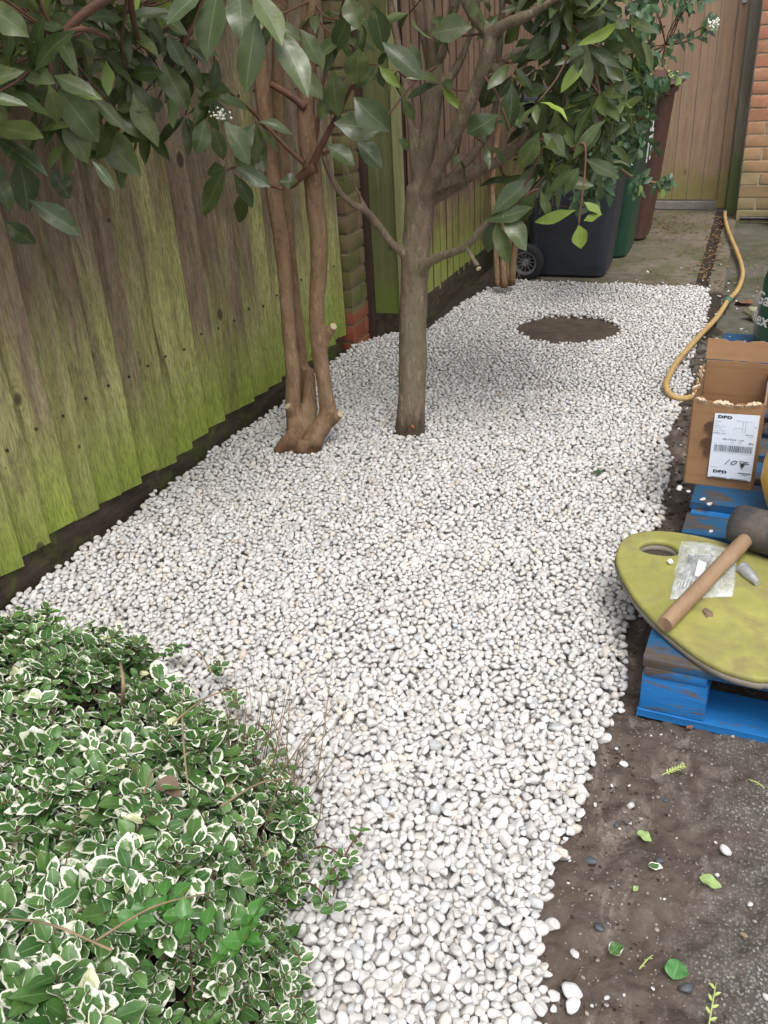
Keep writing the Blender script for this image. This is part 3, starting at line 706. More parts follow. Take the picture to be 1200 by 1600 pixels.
# ------------------------------------------------------------------ leaves
class Leaves:
    def __init__(s, kind='lance', nv=8, nu=5):
        s.kind = kind; v = np.linspace(0, 1, nv); u = np.linspace(-1, 1, nu); s.nv, s.nu = nv, nu
        if kind == 'lance': w_ = np.where(v < .1, .05, np.sin(np.pi * np.clip((v - .07) / .93, 0, 1) ** .92) ** .8); w_[-1] = .03
        else:
            w_ = np.where(v < .06, .06, np.sin(np.pi * np.clip((v - .02) / .98, 0, 1) ** .85) ** .62); w_[-1] = .10
        s.T = np.array([(uu * w_[i], vv, uu) for i, vv in enumerate(v) for uu in u])
        i = np.arange(nv - 1)[:, None] * nu + np.arange(nu - 1)[None]; i = i.ravel(); s.F = np.stack([i, i + 1, i + nu + 1, i + nu], 1)
        s.items = []
    def add(s, base, d, nrm, L, W, curl=.15, fold=.25, tone=0., roll=0.):
        s.items.append((tuple(base), tuple(d), tuple(nrm), L, W, curl, fold, tone, roll))
    def build(s, name, mat, parent=None):
        I = s.items; N = len(I); B = np.array([i[0] for i in I]); D = np.array([i[1] for i in I]); Nn = np.array([i[2] for i in I])
        D /= np.linalg.norm(D, axis=1)[:, None]; Nn = Nn - D * (Nn * D).sum(1)[:, None]; Nn /= np.linalg.norm(Nn, axis=1)[:, None] + 1e-9; X = np.cross(D, Nn)
        L, W, cu, fo, to, ro = (np.array([i[k] for i in I])[:, None] for k in range(3, 9))
        T = s.T; wv, v, u = T[None, :, 0], T[None, :, 1], T[None, :, 2]
        rp = rng.random((N, 1)) * 6.28; wav = rng.uniform(.02, .13, (N, 1)); bend = rng.normal(0, .09, (N, 1))
        x = wv * W * .5; z = fo * W * .5 * np.abs(wv) - cu * L * v ** 2 + wav * W * np.sin(v * 11 + rp) * wv * np.sign(u)
        y = v * L * (1 - .25 * cu * v); x = x * (1 + .12 * np.sin(v * 7 + rp) * np.sign(u)) + bend * L * v ** 2
        tw = ro * v; xc = x * np.cos(tw) - z * np.sin(tw) * 0; z = z + x * np.sin(tw)
        V = B[:, None] + X[:, None] * xc[..., None] + D[:, None] * y[..., None] + Nn[:, None] * z[..., None]
        nT = len(T); Fc = (s.F[None] + (np.arange(N) * nT)[:, None, None]).reshape(-1, 4)
        uv = np.tile(np.stack([T[:, 2] * .5 + .5, T[:, 1]], 1), (N, 1)); r_ = np.repeat(rng.random(N), nT)
        return mesh_obj(name, V.reshape(-1, 3), Fc, mat, parent, smooth=True, uv=uv, attrs={'rnd': r_, 'tone': np.repeat(to[:, 0], nT)})
CAMV = Vector(CC)
def leaf_px(ls, b, t, wpx, y, dy=0., tone=0., up=.5, curl=.12, fold=.22, roll=0.):
    p0 = Vector(AT(*b, y)); p1 = Vector(AT(*t, y + dy)); d = p1 - p0; mid = (p0 + p1) / 2
    v = (CAMV - mid); dist = v.length; W = wpx / F_PX * dist * 1.02; nrm = v.normalized() + Vector((random.uniform(-.3, .3), random.uniform(-.2, .2), up))
    n2 = (nrm - d.normalized() * nrm.dot(d.normalized())).normalized()
    ls.add(p0, d, n2, d.length * (1 + curl * .3), W, curl, fold, tone, roll)
def whorl(ls, c, axis, n, L, W, droop=.5, tone=0., rr=random, spread=(50, 85)):
    axis = Vector(axis).normalized(); t = axis.orthogonal().normalized(); b = axis.cross(t); a0 = rr.uniform(0, 6.28)
    for k in range(n):
        a = a0 + 2.4 * k; sp = R(rr.uniform(*spread)); l = L * rr.uniform(.75, 1.15)
        d = axis * math.cos(sp) + (t * math.cos(a) + b * math.sin(a)) * math.sin(sp); d.z -= droop * rr.uniform(.3, 1.1); d.normalize()
        nrm = axis + Vector((rr.uniform(-.3, .3), rr.uniform(-.3, .3), .7))
        ls.add(Vector(c) + d * .006, d, nrm, l, W * rr.uniform(.8, 1.15) * l / L, rr.uniform(.08, .35), rr.uniform(.1, .4), tone + (rr.random() < .05) * rr.uniform(1.2, 1.7), rr.uniform(-.5, .5))

def remesh(mb, name, mat, parent, vox=.006, bark=.002, sc=40, it=6, rel=None):
    """one continuous limb surface from the tubes in mb"""
    o = mb.build('tmp', mat); md = o.modifiers.new('r', 'REMESH'); md.mode = 'VOXEL'; md.voxel_size = vox
    sm = o.modifiers.new('s', 'SMOOTH'); sm.factor = .5; sm.iterations = it
    dg = bpy.context.evaluated_depsgraph_get(); me = bpy.data.meshes.new_from_object(o.evaluated_get(dg))
    V = np.empty(len(me.vertices) * 3); me.vertices.foreach_get('co', V); V = V.reshape(-1, 3); Nn = np.empty_like(V).ravel(); me.vertices.foreach_get('normal', Nn); Nn = Nn.reshape(-1, 3)
    P = V * np.array([1, 1, .35]); V = V + Nn * (bark * fbm(P * sc, 3) + bark * 1.2 * fbm(V * 12 + 5, 2))[:, None]
    if rel is not None: V = V - np.array(rel)
    me.vertices.foreach_set('co', V.ravel()); me.polygons.foreach_set('use_smooth', np.ones(len(me.polygons), bool)); me.update()
    me.materials.clear(); me.materials.append(mat); me.name = name
    old = o.data; bpy.data.objects.remove(o); bpy.data.meshes.remove(old)
    n = bpy.data.objects.new(name, me); COL.objects.link(n); n.parent = parent; return n
def limb(pts, y, rad, n=5):
    """pts: (px, py) or (px, py, y)"""
    return [AT(p[0], p[1], p[2] if len(p) > 2 else y) for p in pts]
def tw(mb, a, b, r=.0022, sag=.03, seg=6):
    a, b = Vector(a), Vector(b); m = (a + b) / 2 + Vector((random.uniform(-1, 1) * .02, random.uniform(-1, 1) * .02, -sag * random.random())); mb.tube([a, m, b], [r * 1.5, r * 1.2, r], seg, smooth_n=4)

# ---- tree A: several stems from one stump
A0 = (-1.275, 2.40, -.02)
ta = empty('multi_stem_tree', A0, label='multi-stemmed reddish tree on a gnarled stump nearest the green fence', cat='tree')
mb = MB()
limA = {
 's1': (limb([(462, 680), (458, 640), (458, 590), (450, 500), (442, 400), (428, 300), (417, 200), (407, 100), (397, 0), (380, -160), (350, -420)], 2.38, 0), [.034, .028, .025, .0245, .025, .026, .026, .025, .024, .022, .018]),
 's2': (limb([(478, 670), (478, 630), (470, 560), (462, 480), (455, 400), (446, 300), (437, 200), (434, 100), (440, 0), (450, -200), (440, -500)], 2.47, 0), [.035, .030, .027, .021, .0205, .021, .021, .021, .020, .018, .015]),
 's3': (limb([(512, 660), (513, 645), (505, 590), (495, 520), (497, 440), (499, 380), (491, 300), (480, 200), (480, 100), (488, 0), (500, -200), (540, -480)], 2.40, 0), [.032, .030, .026, .025, .028, .028, .029, .029, .028, .026, .022, .016]),
}
for kq, (p, r_) in limA.items(): mb.tube(p, [q * (.93 if kq != 's2' else .86) for q in r_], 14, smooth_n=5)
g0 = [G(462, 690, 0), G(480, 668, 0), G(505, 655, 0)]
mb.tube([AT(458, 630, 2.38), AT(460, 655, 2.37), AT(463, 680, 2.35), AT(466, 712, 2.33)], [.024, .026, .032, .044], 16, smooth_n=5)
mb.tube([AT(513, 640, 2.40), AT(506, 660, 2.38), AT(492, 682, 2.35), AT(478, 712, 2.33)], [.024, .028, .033, .042], 16, smooth_n=5)
mb.tube([AT(482, 575, 2.46), AT(484, 620, 2.44), AT(480, 660, 2.40), AT(474, 710, 2.35)], [.019, .025, .031, .040], 16, smooth_n=5)
mb.tube([AT(430, 708, 2.28), AT(442, 697, 2.30), AT(462, 680, 2.33)], [.015, .022, .030], 12, smooth_n=4)
mb.tube([AT(470, 712, 2.29), AT(474, 690, 2.32)], [.022, .030], 12, smooth_n=3); mb.tube([AT(494, 700, 2.31), AT(492, 678, 2.35)], [.020, .028], 12, smooth_n=3)
mb.tube([AT(458, 648, 2.37), AT(450, 636, 2.34)], [.018, .0125], 10)
mb.tube([AT(515, 655, 2.39), AT(530, 648, 2.37)], [.024, .016], 10)
mb.tube([AT(496, 560, 2.41), AT(507, 530, 2.41), AT(519, 512, 2.40)], [.026, .019, .014], 10, smooth_n=3)
remesh(mb, 'trunk', MT['barkA'], ta, rel=A0)
for (bx, by, y, dx, dy, r_) in ((449.5, 634.5, 2.337, -6, -5, .0105), (531.5, 647, 2.367, 6, -2, .010), (521, 510, 2.395, 6, -5, .011)):
    m = MB(); a = Vector(AT(bx, by, y)) - Vector(A0); b = Vector(AT(bx + dx * .08, by + dy * .08, y - .001)) - Vector(A0); m.tube([a, b], [r_, r_ * .9], 12); m.build('cut_branch_end', MT['cut'], ta, auto=30)
mb = MB()
def rel(p, o): return Vector(p) - Vector(o)
def btube(mb, pts, rad, o, seg=9): mb.tube([rel(p, o) for p in pts], rad, seg, smooth_n=5, lump=.03)
for pts, rad in [
  (limb([(492, 262), (470, 275), (455, 290), (445, 284)], 2.36, 0), [.016, .012, .009, .006]),
  (limb([(488, 258), (505, 222), (530, 175), (552, 130, 2.3)], 2.37, 0), [.012, .009, .007, .004]),
  (limb([(475, 255), (440, 222), (400, 180), (357, 143, 2.2)], 2.34, 0), [.008, .006, .005, .003]),
  (limb([(442, 295), (400, 282), (372, 262), (354, 266, 2.1)], 2.3, 0), [.006, .005, .004, .003]),
  (limb([(478, 168), (455, 150), (430, 135), (424, 132)], 2.38, 0), [.012, .010, .009, .008]),
  (limb([(505, 240), (530, 232), (548, 228)], 2.35, 0), [.006, .004, .003]),
  (limb([(490, 245), (505, 130), (525, 60), (545, -40, 2.3)], 2.40, 0), [.006, .005, .004, .004]),
  (limb([(400, -60), (330, -40, 1.9), (200, -20, 1.6), (90, 60, 1.5), (80, 120, 1.48)], 2.38, 0), [.014, .012, .010, .007, .004]),
  (limb([(200, -20, 1.6), (215, 60, 1.75), (235, 80, 1.8)], 1.7, 0), [.008, .005, .003]),
  (limb([(90, 60, 1.5), (130, 45, 1.5), (170, 60, 1.6)], 1.6, 0), [.006, .005, .003]),
]: 
    m1 = MB(); btube(m1, pts, rad, A0); m1.build('branch', MT['twig'], ta, smooth=True)
LA = Leaves('lance'); Lp = lambda b, t, w_, y, **k: leaf_px(LA, b, t, w_, y, **k)
for a in [((-25, 5), (44, 51), 34, 1.15), ((47, 110), (66, 33), 20, 1.45), ((54, 112), (99, 34), 24, 1.42), ((85, 118), (144, 145), 26, 1.45), ((76, 132), (99, 192), 24, 1.42), ((92, 140), (152, 222), 46, 1.5), ((98, 185), (142, 252), 34, 1.5),
  ((-8, 150), (14, 167), 22, 1.4), ((-10, 195), (62, 215), 30, 1.4), ((-5, 215), (64, 262), 28, 1.42), ((45, 312), (126, 362), 30, 1.45), ((6, 345), (50, 388), 26, 1.45), ((-20, 230), (5, 330), 30, 1.4), ((-30, 90), (35, 130), 34, 1.45), ((-20, 60), (20, 80), 30, 1.5), ((10, 70), (50, 70), 26, 1.5),
  ((255, 96), (286, 172), 34, 1.8), ((218, 82), (238, 132), 24, 1.8), ((222, 86), (172, 96), 26, 1.8), ((240, 62), (192, 52), 26, 1.8), ((262, 56), (286, 104), 22, 1.8), ((208, 146), (231, 230), 28, 1.7), ((236, 150), (248, 178), 18, 1.8), ((146, 190), (210, 282), 42, 1.65),
  ((110, 110), (140, 60), 30, 1.6), ((150, 250), (180, 200), 28, 1.6), ((30, 250), (50, 330), 40, 1.5), ((80, 265), (110, 310), 30, 1.55),
  ((345, 150), (300, 165), 24, 1.9), ((320, 186), (312, 240), 27, 1.8), ((350, 188), (394, 248), 30, 1.8), ((333, 200), (352, 250), 26, 1.85), ((352, 265), (313, 336), 30, 1.85), ((368, 262), (423, 284), 24, 1.85), ((365, 272), (401, 322), 20, 1.85), ((352, 262), (322, 272), 22, 1.9), ((384, 298), (370, 352), 26, 2.0),
  ((437, 284), (466, 284), 24, 2.3), ((560, 75), (558, 132), 36, 2.2), ((553, 152), (601, 204), 42, 2.15), ((522, 192), (598, 208), 42, 2.2), ((512, 226), (556, 251), 28, 2.2), ((558, 222), (601, 258), 32, 2.2), ((543, -6), (560, 44), 30, 2.2), ((582, 5), (606, 78), 30, 2.2), ((598, 66), (656, 122), 32, 2.1),
  ((520, 108), (524, 182), 32, 2.3), ((550, 20), (515, 80), 30, 2.3), ((470, 46), (506, 104), 27, 2.1), ((462, 100), (498, 155), 30, 2.25), ((315, 120), (330, 170), 30, 2.1), ((385, 200), (420, 262), 30, 2.2), ((370, 215), (395, 275), 28, 2.25), ((640, 66), (655, 112), 18, 2.3), ((622, 218), (643, 232), 14, 2.3), ((628, 155), (650, 190), 20, 2.35)]:
    Lp(*a, dy=random.uniform(-.03, .03), curl=random.uniform(.05, .2), roll=random.uniform(-.4, .4))
for a in [((343, -22), (314, 90), 44, 1.22), ((318, -12), (254, 27), 30, 1.2), ((374, -20), (377, 66), 40, 1.3), ((402, 20), (379, 143), 37, 1.24), ((392, -14), (457, 54), 34, 1.24), ((428, 38), (491, 140), 39, 1.25)]:
    Lp(*a, dy=-.03, up=.9, curl=.1, tone=.12)
Lp((144, 252), (184, 291), 15, 1.5, tone=.9)
# whorls through the crown: in the picture's upper left, and on above the frame
twA = MB(); rA = random.Random(21)
nodesA = [Vector(p) for kq in limA for p in limA[kq][0][5:]] + [Vector(AT(200, -20, 1.6)), Vector(AT(330, -40, 1.9)), Vector(AT(90, 60, 1.5))]
def twig_to(mbx, c, nodes, o, r=.002):
    n_ = min(nodes, key=lambda q: (q - c).length + (.25 if q.z < c.z - .5 else 0)); tw(mbx, rel(n_, o), rel(c, o), r, .02)
for i in range(60):
    px = rA.triangular(-250, 330, 30); py = rA.triangular(-450, 250, 60) if px < 150 else rA.triangular(-450, 190, -30)
    t = rA.uniform(.82, .99); fe = on(px, py, 0, -1.50)
    c = Vector(CC + (fe - CC) * t)
    if c.z < .72 or c.y < .75: continue
    whorl(LA, c, (rA.uniform(-.6, 1), rA.uniform(-.9, .4), rA.uniform(-.3, .8)), rA.randint(5, 7), rA.uniform(.085, .12), .030, .6, rr=rA)
    if rA.random() < .5: twig_to(twA, c, nodesA, A0)
for (px, py, y) in [(150, 20, 1.7), (190, 30, 1.75), (230, 10, 1.8), (165, 90, 1.7), (200, 120, 1.75), (260, 130, 1.85), (180, 170, 1.7), (140, 150, 1.6), (230, 190, 1.85), (280, 60, 1.9), (290, 180, 1.95), (120, 30, 1.6), (60, 200, 1.5), (20, 100, 1.45), (250, 50, 1.85), (170, 220, 1.7), (300, 110, 1.95), (330, 150, 1.95), (530, 60, 2.35), (560, 30, 2.35), (590, 100, 2.4), (510, 150, 2.35), (500, 20, 2.4), (420, 30, 2.2), (400, 190, 2.15)]:
    c = Vector(AT(px, py, y)); whorl(LA, c, (rA.uniform(-.2, 1), rA.uniform(-1, 0), rA.uniform(-.5, .5)), rA.randint(4, 6), rA.uniform(.075, .10), .030, .7, rr=rA); twig_to(twA, c, nodesA, A0)
for i in range(110):
    c = Vector((rA.uniform(-1.5, -.35), rA.uniform(1.0, 3.2), rA.uniform(1.45, 2.2)))
    q = proj = None
    whorl(LA, c, (rA.uniform(-1, 1), rA.uniform(-1, 1), rA.uniform(-.1, 1)), 7, rA.uniform(.10, .13), .036, .5, rr=rA)
    if rA.random() < .4: twig_to(twA, c, nodesA, A0)
for it in LA.items: pass
LA.items = [(tuple(Vector(i[0]) - Vector(A0)),) + i[1:] for i in LA.items]
LA.build('crown', MT['leaf'], ta)
twA.build('twigs', MT['twig'], ta, smooth=True)
# white flower head
m = MB()
for i in range(34):
    p = Vector(AT(345 + 6 * rA.gauss(0, 1), 180 + 5 * rA.gauss(0, 1), 1.79 + rA.uniform(-.01, .01))) - Vector(A0); m.add(ICO[1][0] * rA.uniform(.0016, .0032) + np.array(p), ICO[1][1])
m.build('flower', MT['cream'], ta, smooth=True)

# ---- tree B: the thick single trunk
B0 = (-.952, 2.56, -.02)
tb = empty('broadleaf_tree', B0, label='thick single-trunk evergreen tree rising from the middle of the white gravel', cat='tree')
mb = MB()
limB = [
 ([(641, 700, 2.56), (641, 672, 2.56), (643, 640, 2.56), (645, 560, 2.56), (646, 480, 2.56), (649, 400, 2.57), (655, 330, 2.58), (655, 290, 2.58)], [.062, .052, .047, .044, .0435, .043, .044, .040]),
 ([(653, 320, 2.58), (663, 250, 2.60), (672, 190, 2.62), (678, 120, 2.64), (672, 70, 2.66), (655, 0, 2.70), (630, -150, 2.8), (600, -400, 2.9)], [.040, .033, .031, .032, .027, .024, .02, .016]),
 ([(676, 120, 2.64), (672, 50, 2.6), (668, -40, 2.6), (672, -250, 2.55), (690, -480, 2.5)], [.022, .018, .017, .016, .013]),
 ([(678, 110, 2.66), (695, 60, 2.72), (708, 0, 2.75), (730, -150, 2.8), (760, -380, 2.9)], [.020, .016, .015, .013, .011]),
 ([(658, 320, 2.57), (680, 270, 2.54), (703, 225, 2.52), (722, 185, 2.50), (742, 140, 2.48), (762, 85, 2.46), (766, 50, 2.46)], [.032, .026, .024, .023, .022, .022, .021]),
 ([(766, 52, 2.46), (745, 30, 2.45), (730, 0, 2.44), (715, -60, 2.42), (700, -200, 2.4)], [.019, .020, .019, .017, .013]),
 ([(766, 55, 2.46), (790, 38, 2.44), (830, 22, 2.42), (870, -5, 2.40), (930, -60, 2.4)], [.016, .016, .014, .013, .010]),
 ([(655, 300, 2.58), (690, 285, 2.58), (730, 272, 2.60), (770, 255, 2.62), (800, 235, 2.64), (830, 205, 2.66)], [.030, .021, .018, .016, .015, .012]),
 ([(670, 312, 2.60), (700, 300, 2.64), (740, 275, 2.68), (780, 252, 2.72), (820, 228, 2.75)], [.024, .018, .016, .014, .012]),
 ([(690, 292, 2.62), (725, 258, 2.66), (752, 222, 2.70), (772, 180, 2.74), (778, 100, 2.76), (785, 0, 2.8), (790, -150, 2.85)], [.018, .016, .015, .014, .012, .012, .010]),
 ([(637, 400, 2.55), (625, 392, 2.54), (605, 372, 2.52), (588, 348, 2.50), (572, 330, 2.48), (550, 318, 2.46), (530, 298, 2.44), (515, 270, 2.43), (505, 235, 2.42)], [.020, .015, .014, .0135, .0135, .0125, .012, .011, .009]),
 ([(578, 335, 2.49), (565, 312, 2.49), (552, 285, 2.5), (535, 252, 2.5)], [.009, .0075, .0065, .005]),
 ([(655, 425, 2.55), (668, 412, 2.53), (690, 400, 2.50), (715, 392, 2.47), (735, 378, 2.45), (752, 358, 2.43), (775, 338, 2.42), (800, 322, 2.42)], [.022, .020, .016, .015, .0145, .013, .010, .007]),
 ([(655, 300, 2.58), (645, 220, 2.60), (632, 120, 2.62), (612, 20, 2.64), (590, -120, 2.66)], [.022, .017, .014, .012, .009]),
 ([(690, 90, 2.64), (705, 30, 2.6), (722, -40, 2.58), (750, -200, 2.5)], [.013, .012, .011, .008]),
 ([(768, 110, 2.48), (800, 85, 2.5), (840, 70, 2.5), (900, 60, 2.5)], [.012, .010, .008, .005]),
 ([(682, 150, 2.62), (722, 90, 2.66), (745, 10, 2.7), (760, -120, 2.75)], [.014, .012, .011, .008]),
 ([(728, 385, 2.46), (737, 400, 2.44), (746, 416, 2.43)], [.010, .008, .008]),
]
for i_, (p, r_) in enumerate(limB): mb.tube(limb(p, 2.5, 0), [q * (1 if i_ == 0 else .87) for q in r_], 14, smooth_n=5)
mb.tube([AT(636, 700, 2.55), AT(638, 678, 2.555)], [.062, .05], 14, smooth_n=3)
for px, py in ((622, 676), (660, 672), (645, 684)): mb.tube([AT(px, py + 6, 2.55), AT(643, 640, 2.56)], [.014, .03], 10, smooth_n=3)
remesh(mb, 'trunk', MT['barkB'], tb, rel=B0, vox=.0055)
m = MB(); a = Vector(AT(747.5, 419, 2.428)) - Vector(B0); m.tube([a, a + Vector((.002, -.002, -.003))], [.0075, .007], 10); m.build('cut_branch_end', MT['cut'], tb)
m = MB()
for (px, py, s_) in ((645, 667, .007),):
    p = Vector(AT(px, py, 2.514)) - Vector(B0); m.add(pebble_shape(2, 3, (s_, .003, s_ * 1.2)) + np.array(p), ICO[2][1])
m.build('knot', m_plain('orange_knot', (.36, .12, .04), .6, .3, 50), tb, smooth=True)
LB = Leaves('lance')
Lq = lambda b, t, w_, y, **k: leaf_px(LB, b, t, w_, y, **k)
for a in [((737, 42), (674, 48), 38, 2.3), ((778, 180), (731, 212), 36, 2.3), ((855, 142), (815, 139), 22, 2.5), ((876, 70), (866, 148), 26, 2.5), ((900, 52), (924, 135), 24, 2.5), ((918, 130), (955, 207), 18, 2.5), ((945, 112), (970, 182), 16, 2.6), ((944, 98), (972, 127), 18, 2.6),
  ((842, 207), (814, 268), 28, 2.4), ((848, 208), (884, 240), 26, 2.4), ((914, 248), (970, 276), 22, 2.45), ((946, 188), (886, 234), 18, 2.4), ((838, 298), (809, 350), 24, 2.4), ((845, 298), (859, 342), 14, 2.4), ((786, 336), (829, 383), 30, 2.4), ((770, 340), (764, 400), 24, 2.42), ((776, 344), (786, 415), 24, 2.4), ((768, 335), (828, 275), 30, 2.4),
  ((757, 345), (830, 330), 26, 2.4), ((800, 320), (835, 250), 26, 2.45), ((815, 200), (790, 150), 30, 2.5), ((780, 110), (745, 170), 28, 2.5), ((800, 130), (800, 205), 28, 2.45), ((822, 90), (870, 60), 30, 2.45), ((850, 150), (830, 230), 24, 2.45), ((868, 170), (875, 240), 22, 2.45), ((885, 150), (905, 210), 22, 2.5), ((905, 262), (880, 300), 18, 2.4), ((928, 290), (880, 285), 20, 2.45),
  ((870, 90), (840, 40), 30, 2.5), ((890, 60), (935, 30), 26, 2.5), ((860, 30), (900, 5), 26, 2.5), ((835, 60), (800, 95), 26, 2.5), ((815, 30), (790, 75), 22, 2.5), ((905, 100), (880, 150), 22, 2.5), ((930, 90), (975, 70), 22, 2.55)]:
    Lq(*a, dy=random.uniform(-.03, .03), curl=random.uniform(.05, .22), roll=random.uniform(-.4, .4))
for a in [((905, 262), (849, 296), 15, 2.36, 1.0), ((899, 328), (837, 356), 17, 2.36, 1.3), ((904, 352), (909, 389), 27, 2.35, 1.45), ((913, 316), (941, 334), 16, 2.36, 1.3), ((912, 345), (940, 333), 15, 2.35, 1.3), ((966, 78), (986, 108), 15, 2.6, .8), ((1004, 62), (1021, 112), 16, 3.0, .6), ((868, 215), (885, 250), 18, 2.45, .5)]:
    Lq(*a[:4], tone=a[4], curl=.12, roll=.5)
m1 = MB(); btube(m1, limb([(893, 232, 2.40), (913, 225, 2.38), (914, 265, 2.37), (909, 310, 2.36), (904, 354, 2.355)], 2.4, 0), [.003, .0028, .0025, .0025, .002], B0, 7); m1.build('branch', MT['twig'], tb, smooth=True)
m1 = MB(); btube(m1, limb([(680, 60 + 45, 2.5), (645, 130, 2.45), (610, 175, 2.4), (590, 195, 2.4)][::-1], 2.4, 0), [.002, .003, .003, .004], B0, 7); m1.build('branch', MT['twig'], tb, smooth=True)
for pts, rad in [
  (limb([(825, 210), (860, 225), (893, 235)], 2.55, 0), [.009, .006, .004]), (limb([(800, 322), (830, 300), (842, 296)], 2.42, 0), [.006, .004, .003]), (limb([(870, -5), (880, 60), (900, 80)], 2.5, 0), [.006, .005, .003]),
  (limb([(757, 120), (775, 145), (788, 178), (800, 210)], 2.44, 0), [.005, .004, .003, .002]), (limb([(893, 235), (925, 200), (945, 185)], 2.48, 0), [.005, .004, .003])]:
    m1 = MB(); btube(m1, pts, rad, B0, 8); m1.build('branch', MT['twig'], tb, smooth=True)
twB = MB(); rB = random.Random(4); nodesB = [Vector(q) for p, r_ in limB for q in limb(p[3:], 2.5, 0)]
for i in range(130):
    px = rB.triangular(770, 1000, 880); lo = np.interp(px, [770, 820, 940, 1000], [250, 330, 260, 110]); py = rB.uniform(-200, lo); y = rB.uniform(2.45, 3.0)
    if px < 800 and 60 < py: continue
    c = Vector(AT(px, py, y)); whorl(LB, c, (rB.uniform(-1, 1), rB.uniform(-1, .2), rB.uniform(-.6, .7)), rB.randint(4, 7), rB.uniform(.085, .115), .027, .7, rr=rB)
    if rB.random() < .6: twig_to(twB, c, nodesB, B0, .0022)
for (px, py, y) in [(700, 40, 2.5), (640, 20, 2.45), (690, 130, 2.5), (760, 225, 2.5), (715, 240, 2.55), (740, 0, 2.4), (800, 100, 2.45), (620, 110, 2.5), (780, 20, 2.5), (840, 160, 2.4)]:
    c = Vector(AT(px, py, y)); whorl(LB, c, (rB.uniform(-1, 1), rB.uniform(-1, 0), rB.uniform(-.5, .5)), rB.randint(3, 5), .085, .028, .7, rr=rB); twig_to(twB, c, nodesB, B0)
for i in range(80):
    c = Vector((rB.uniform(-1.3, .0), rB.uniform(2.2, 3.9), rB.uniform(1.42, 2.3)))
    whorl(LB, c, (rB.uniform(-1, 1), rB.uniform(-1, 1), rB.uniform(-.1, 1)), 7, rB.uniform(.10, .13), .034, .5, rr=rB)
    if rB.random() < .4: twig_to(twB, c, nodesB, B0)
LB.items = [(tuple(Vector(i[0]) - Vector(B0)),) + i[1:] for i in LB.items]
LB.build('crown', MT['leaf'], tb); twB.build('twigs', MT['twig'], tb, smooth=True)

# ---- small leaved flowering shrub in front of the bins
C0 = tuple(G(785, 443, -.02))
tc = empty('flowering_shrub', C0, label='leggy small-leaved shrub with cream flower buds leaning over the wheeled bins', cat='shrub')
rC = random.Random(8); mb = MB()
stems = [[(788, 450, 4.30), (786, 400, 4.32), (790, 330, 4.3), (820, 240, 4.25), (880, 160, 4.2), (950, 110, 4.2), (1040, 70, 4.2)], [(800, 445, 4.35), (806, 380, 4.35), (830, 300, 4.3), (880, 250, 4.25), (950, 210, 4.2), (1010, 180, 4.2)],
         [(778, 448, 4.3), (775, 380, 4.35), (770, 280, 4.4), (790, 160, 4.4), (850, 60, 4.3), (930, 0, 4.3), (1000, -40, 4.3)], [(795, 447, 4.35), (800, 350, 4.4), (850, 270, 4.4), (930, 240, 4.3), (985, 275, 4.2), (1045, 290, 4.1)]]
nodesC = []
for k_, st in enumerate(stems):
    P = limb(st, 4.3, 0); nodesC += [Vector(p) for p in P[2:]]
    m1 = MB(); btube(m1, P, np.linspace(.017, .005, len(P)), C0, 9); m1.build('stem', MT['barkA'], tc, smooth=True)
LC = Leaves('oval', nv=6); twC = MB()
def shoot(ls, c, d, nn, L, rr, W=.5):
    d = Vector(d).normalized(); t = d.orthogonal().normalized(); b = d.cross(t)
    for k in range(nn):
        a = k * 1.57 + rr.uniform(-.3, .3); pc = Vector(c) + d * k * L * .45
        for sg in (0, math.pi):
            q = (t * math.cos(a + sg) + b * math.sin(a + sg)) * .85 + d * .55; q.z -= .15
            ls.add(pc, q, d + Vector((0, 0, .6)), L * rr.uniform(.75, 1.1), L * W, rr.uniform(.05, .25), rr.uniform(.1, .35), (rr.random() < .04) * 1.3, rr.uniform(-.3, .3))
for i in range(150):
    px = rC.triangular(860, 1060, 985); lo = np.interp(px, [860, 900, 960, 1010, 1060], [340, 330, 260, 225, 120]); py = rC.uniform(-120, lo) if i % 3 else rC.uniform(90, lo); y = rC.uniform(3.9, 4.5)
    if px > 1015 and 235 > py > 70: px -= 60
    c = Vector(AT(px, py, y)); shoot(LC, c, (rC.uniform(-.3, 1), rC.uniform(-1, .3), rC.uniform(-.6, .8)), rC.randint(2, 4), rC.uniform(.05, .07), rC)
    if i % 2: twig_to(twC, c, nodesC, C0, .0018)
for (px, py, y) in [(1040, 290, 4.1), (1020, 292, 4.1), (1030, 283, 4.12), (985, 285, 4.15), (1000, 280, 4.15), (990, 300, 4.12), (1095, 55, 4.2), (1075, 65, 4.2), (1100, 40, 4.2), (1050, 60, 4.2), (1035, 90, 4.2), (1060, 20, 4.2), (1080, 0, 4.2), (1025, 130, 4.1), (1045, 120, 4.1), (1060, 10, 4.2), (1030, -10, 4.3), (1000, 20, 4.3), (985, 60, 4.3), (1010, 40, 4.3), (980, 10, 4.3), (940, 20, 4.3), (960, -10, 4.2), (1085, -30, 4.2)]:
    c = Vector(AT(px, py, y)); shoot(LC, c, (.8, -.5, rC.uniform(-.2, .6)), rC.randint(2, 3), .058, rC)
    if px > 1020: twig_to(twC, c, nodesC, C0, .002)
LC.items = [(tuple(Vector(i[0]) - Vector(C0)),) + i[1:] for i in LC.items]
LC.build('crown', MT['leaf_s'], tc); twC.build('twigs', MT['twig'], tc, smooth=True)
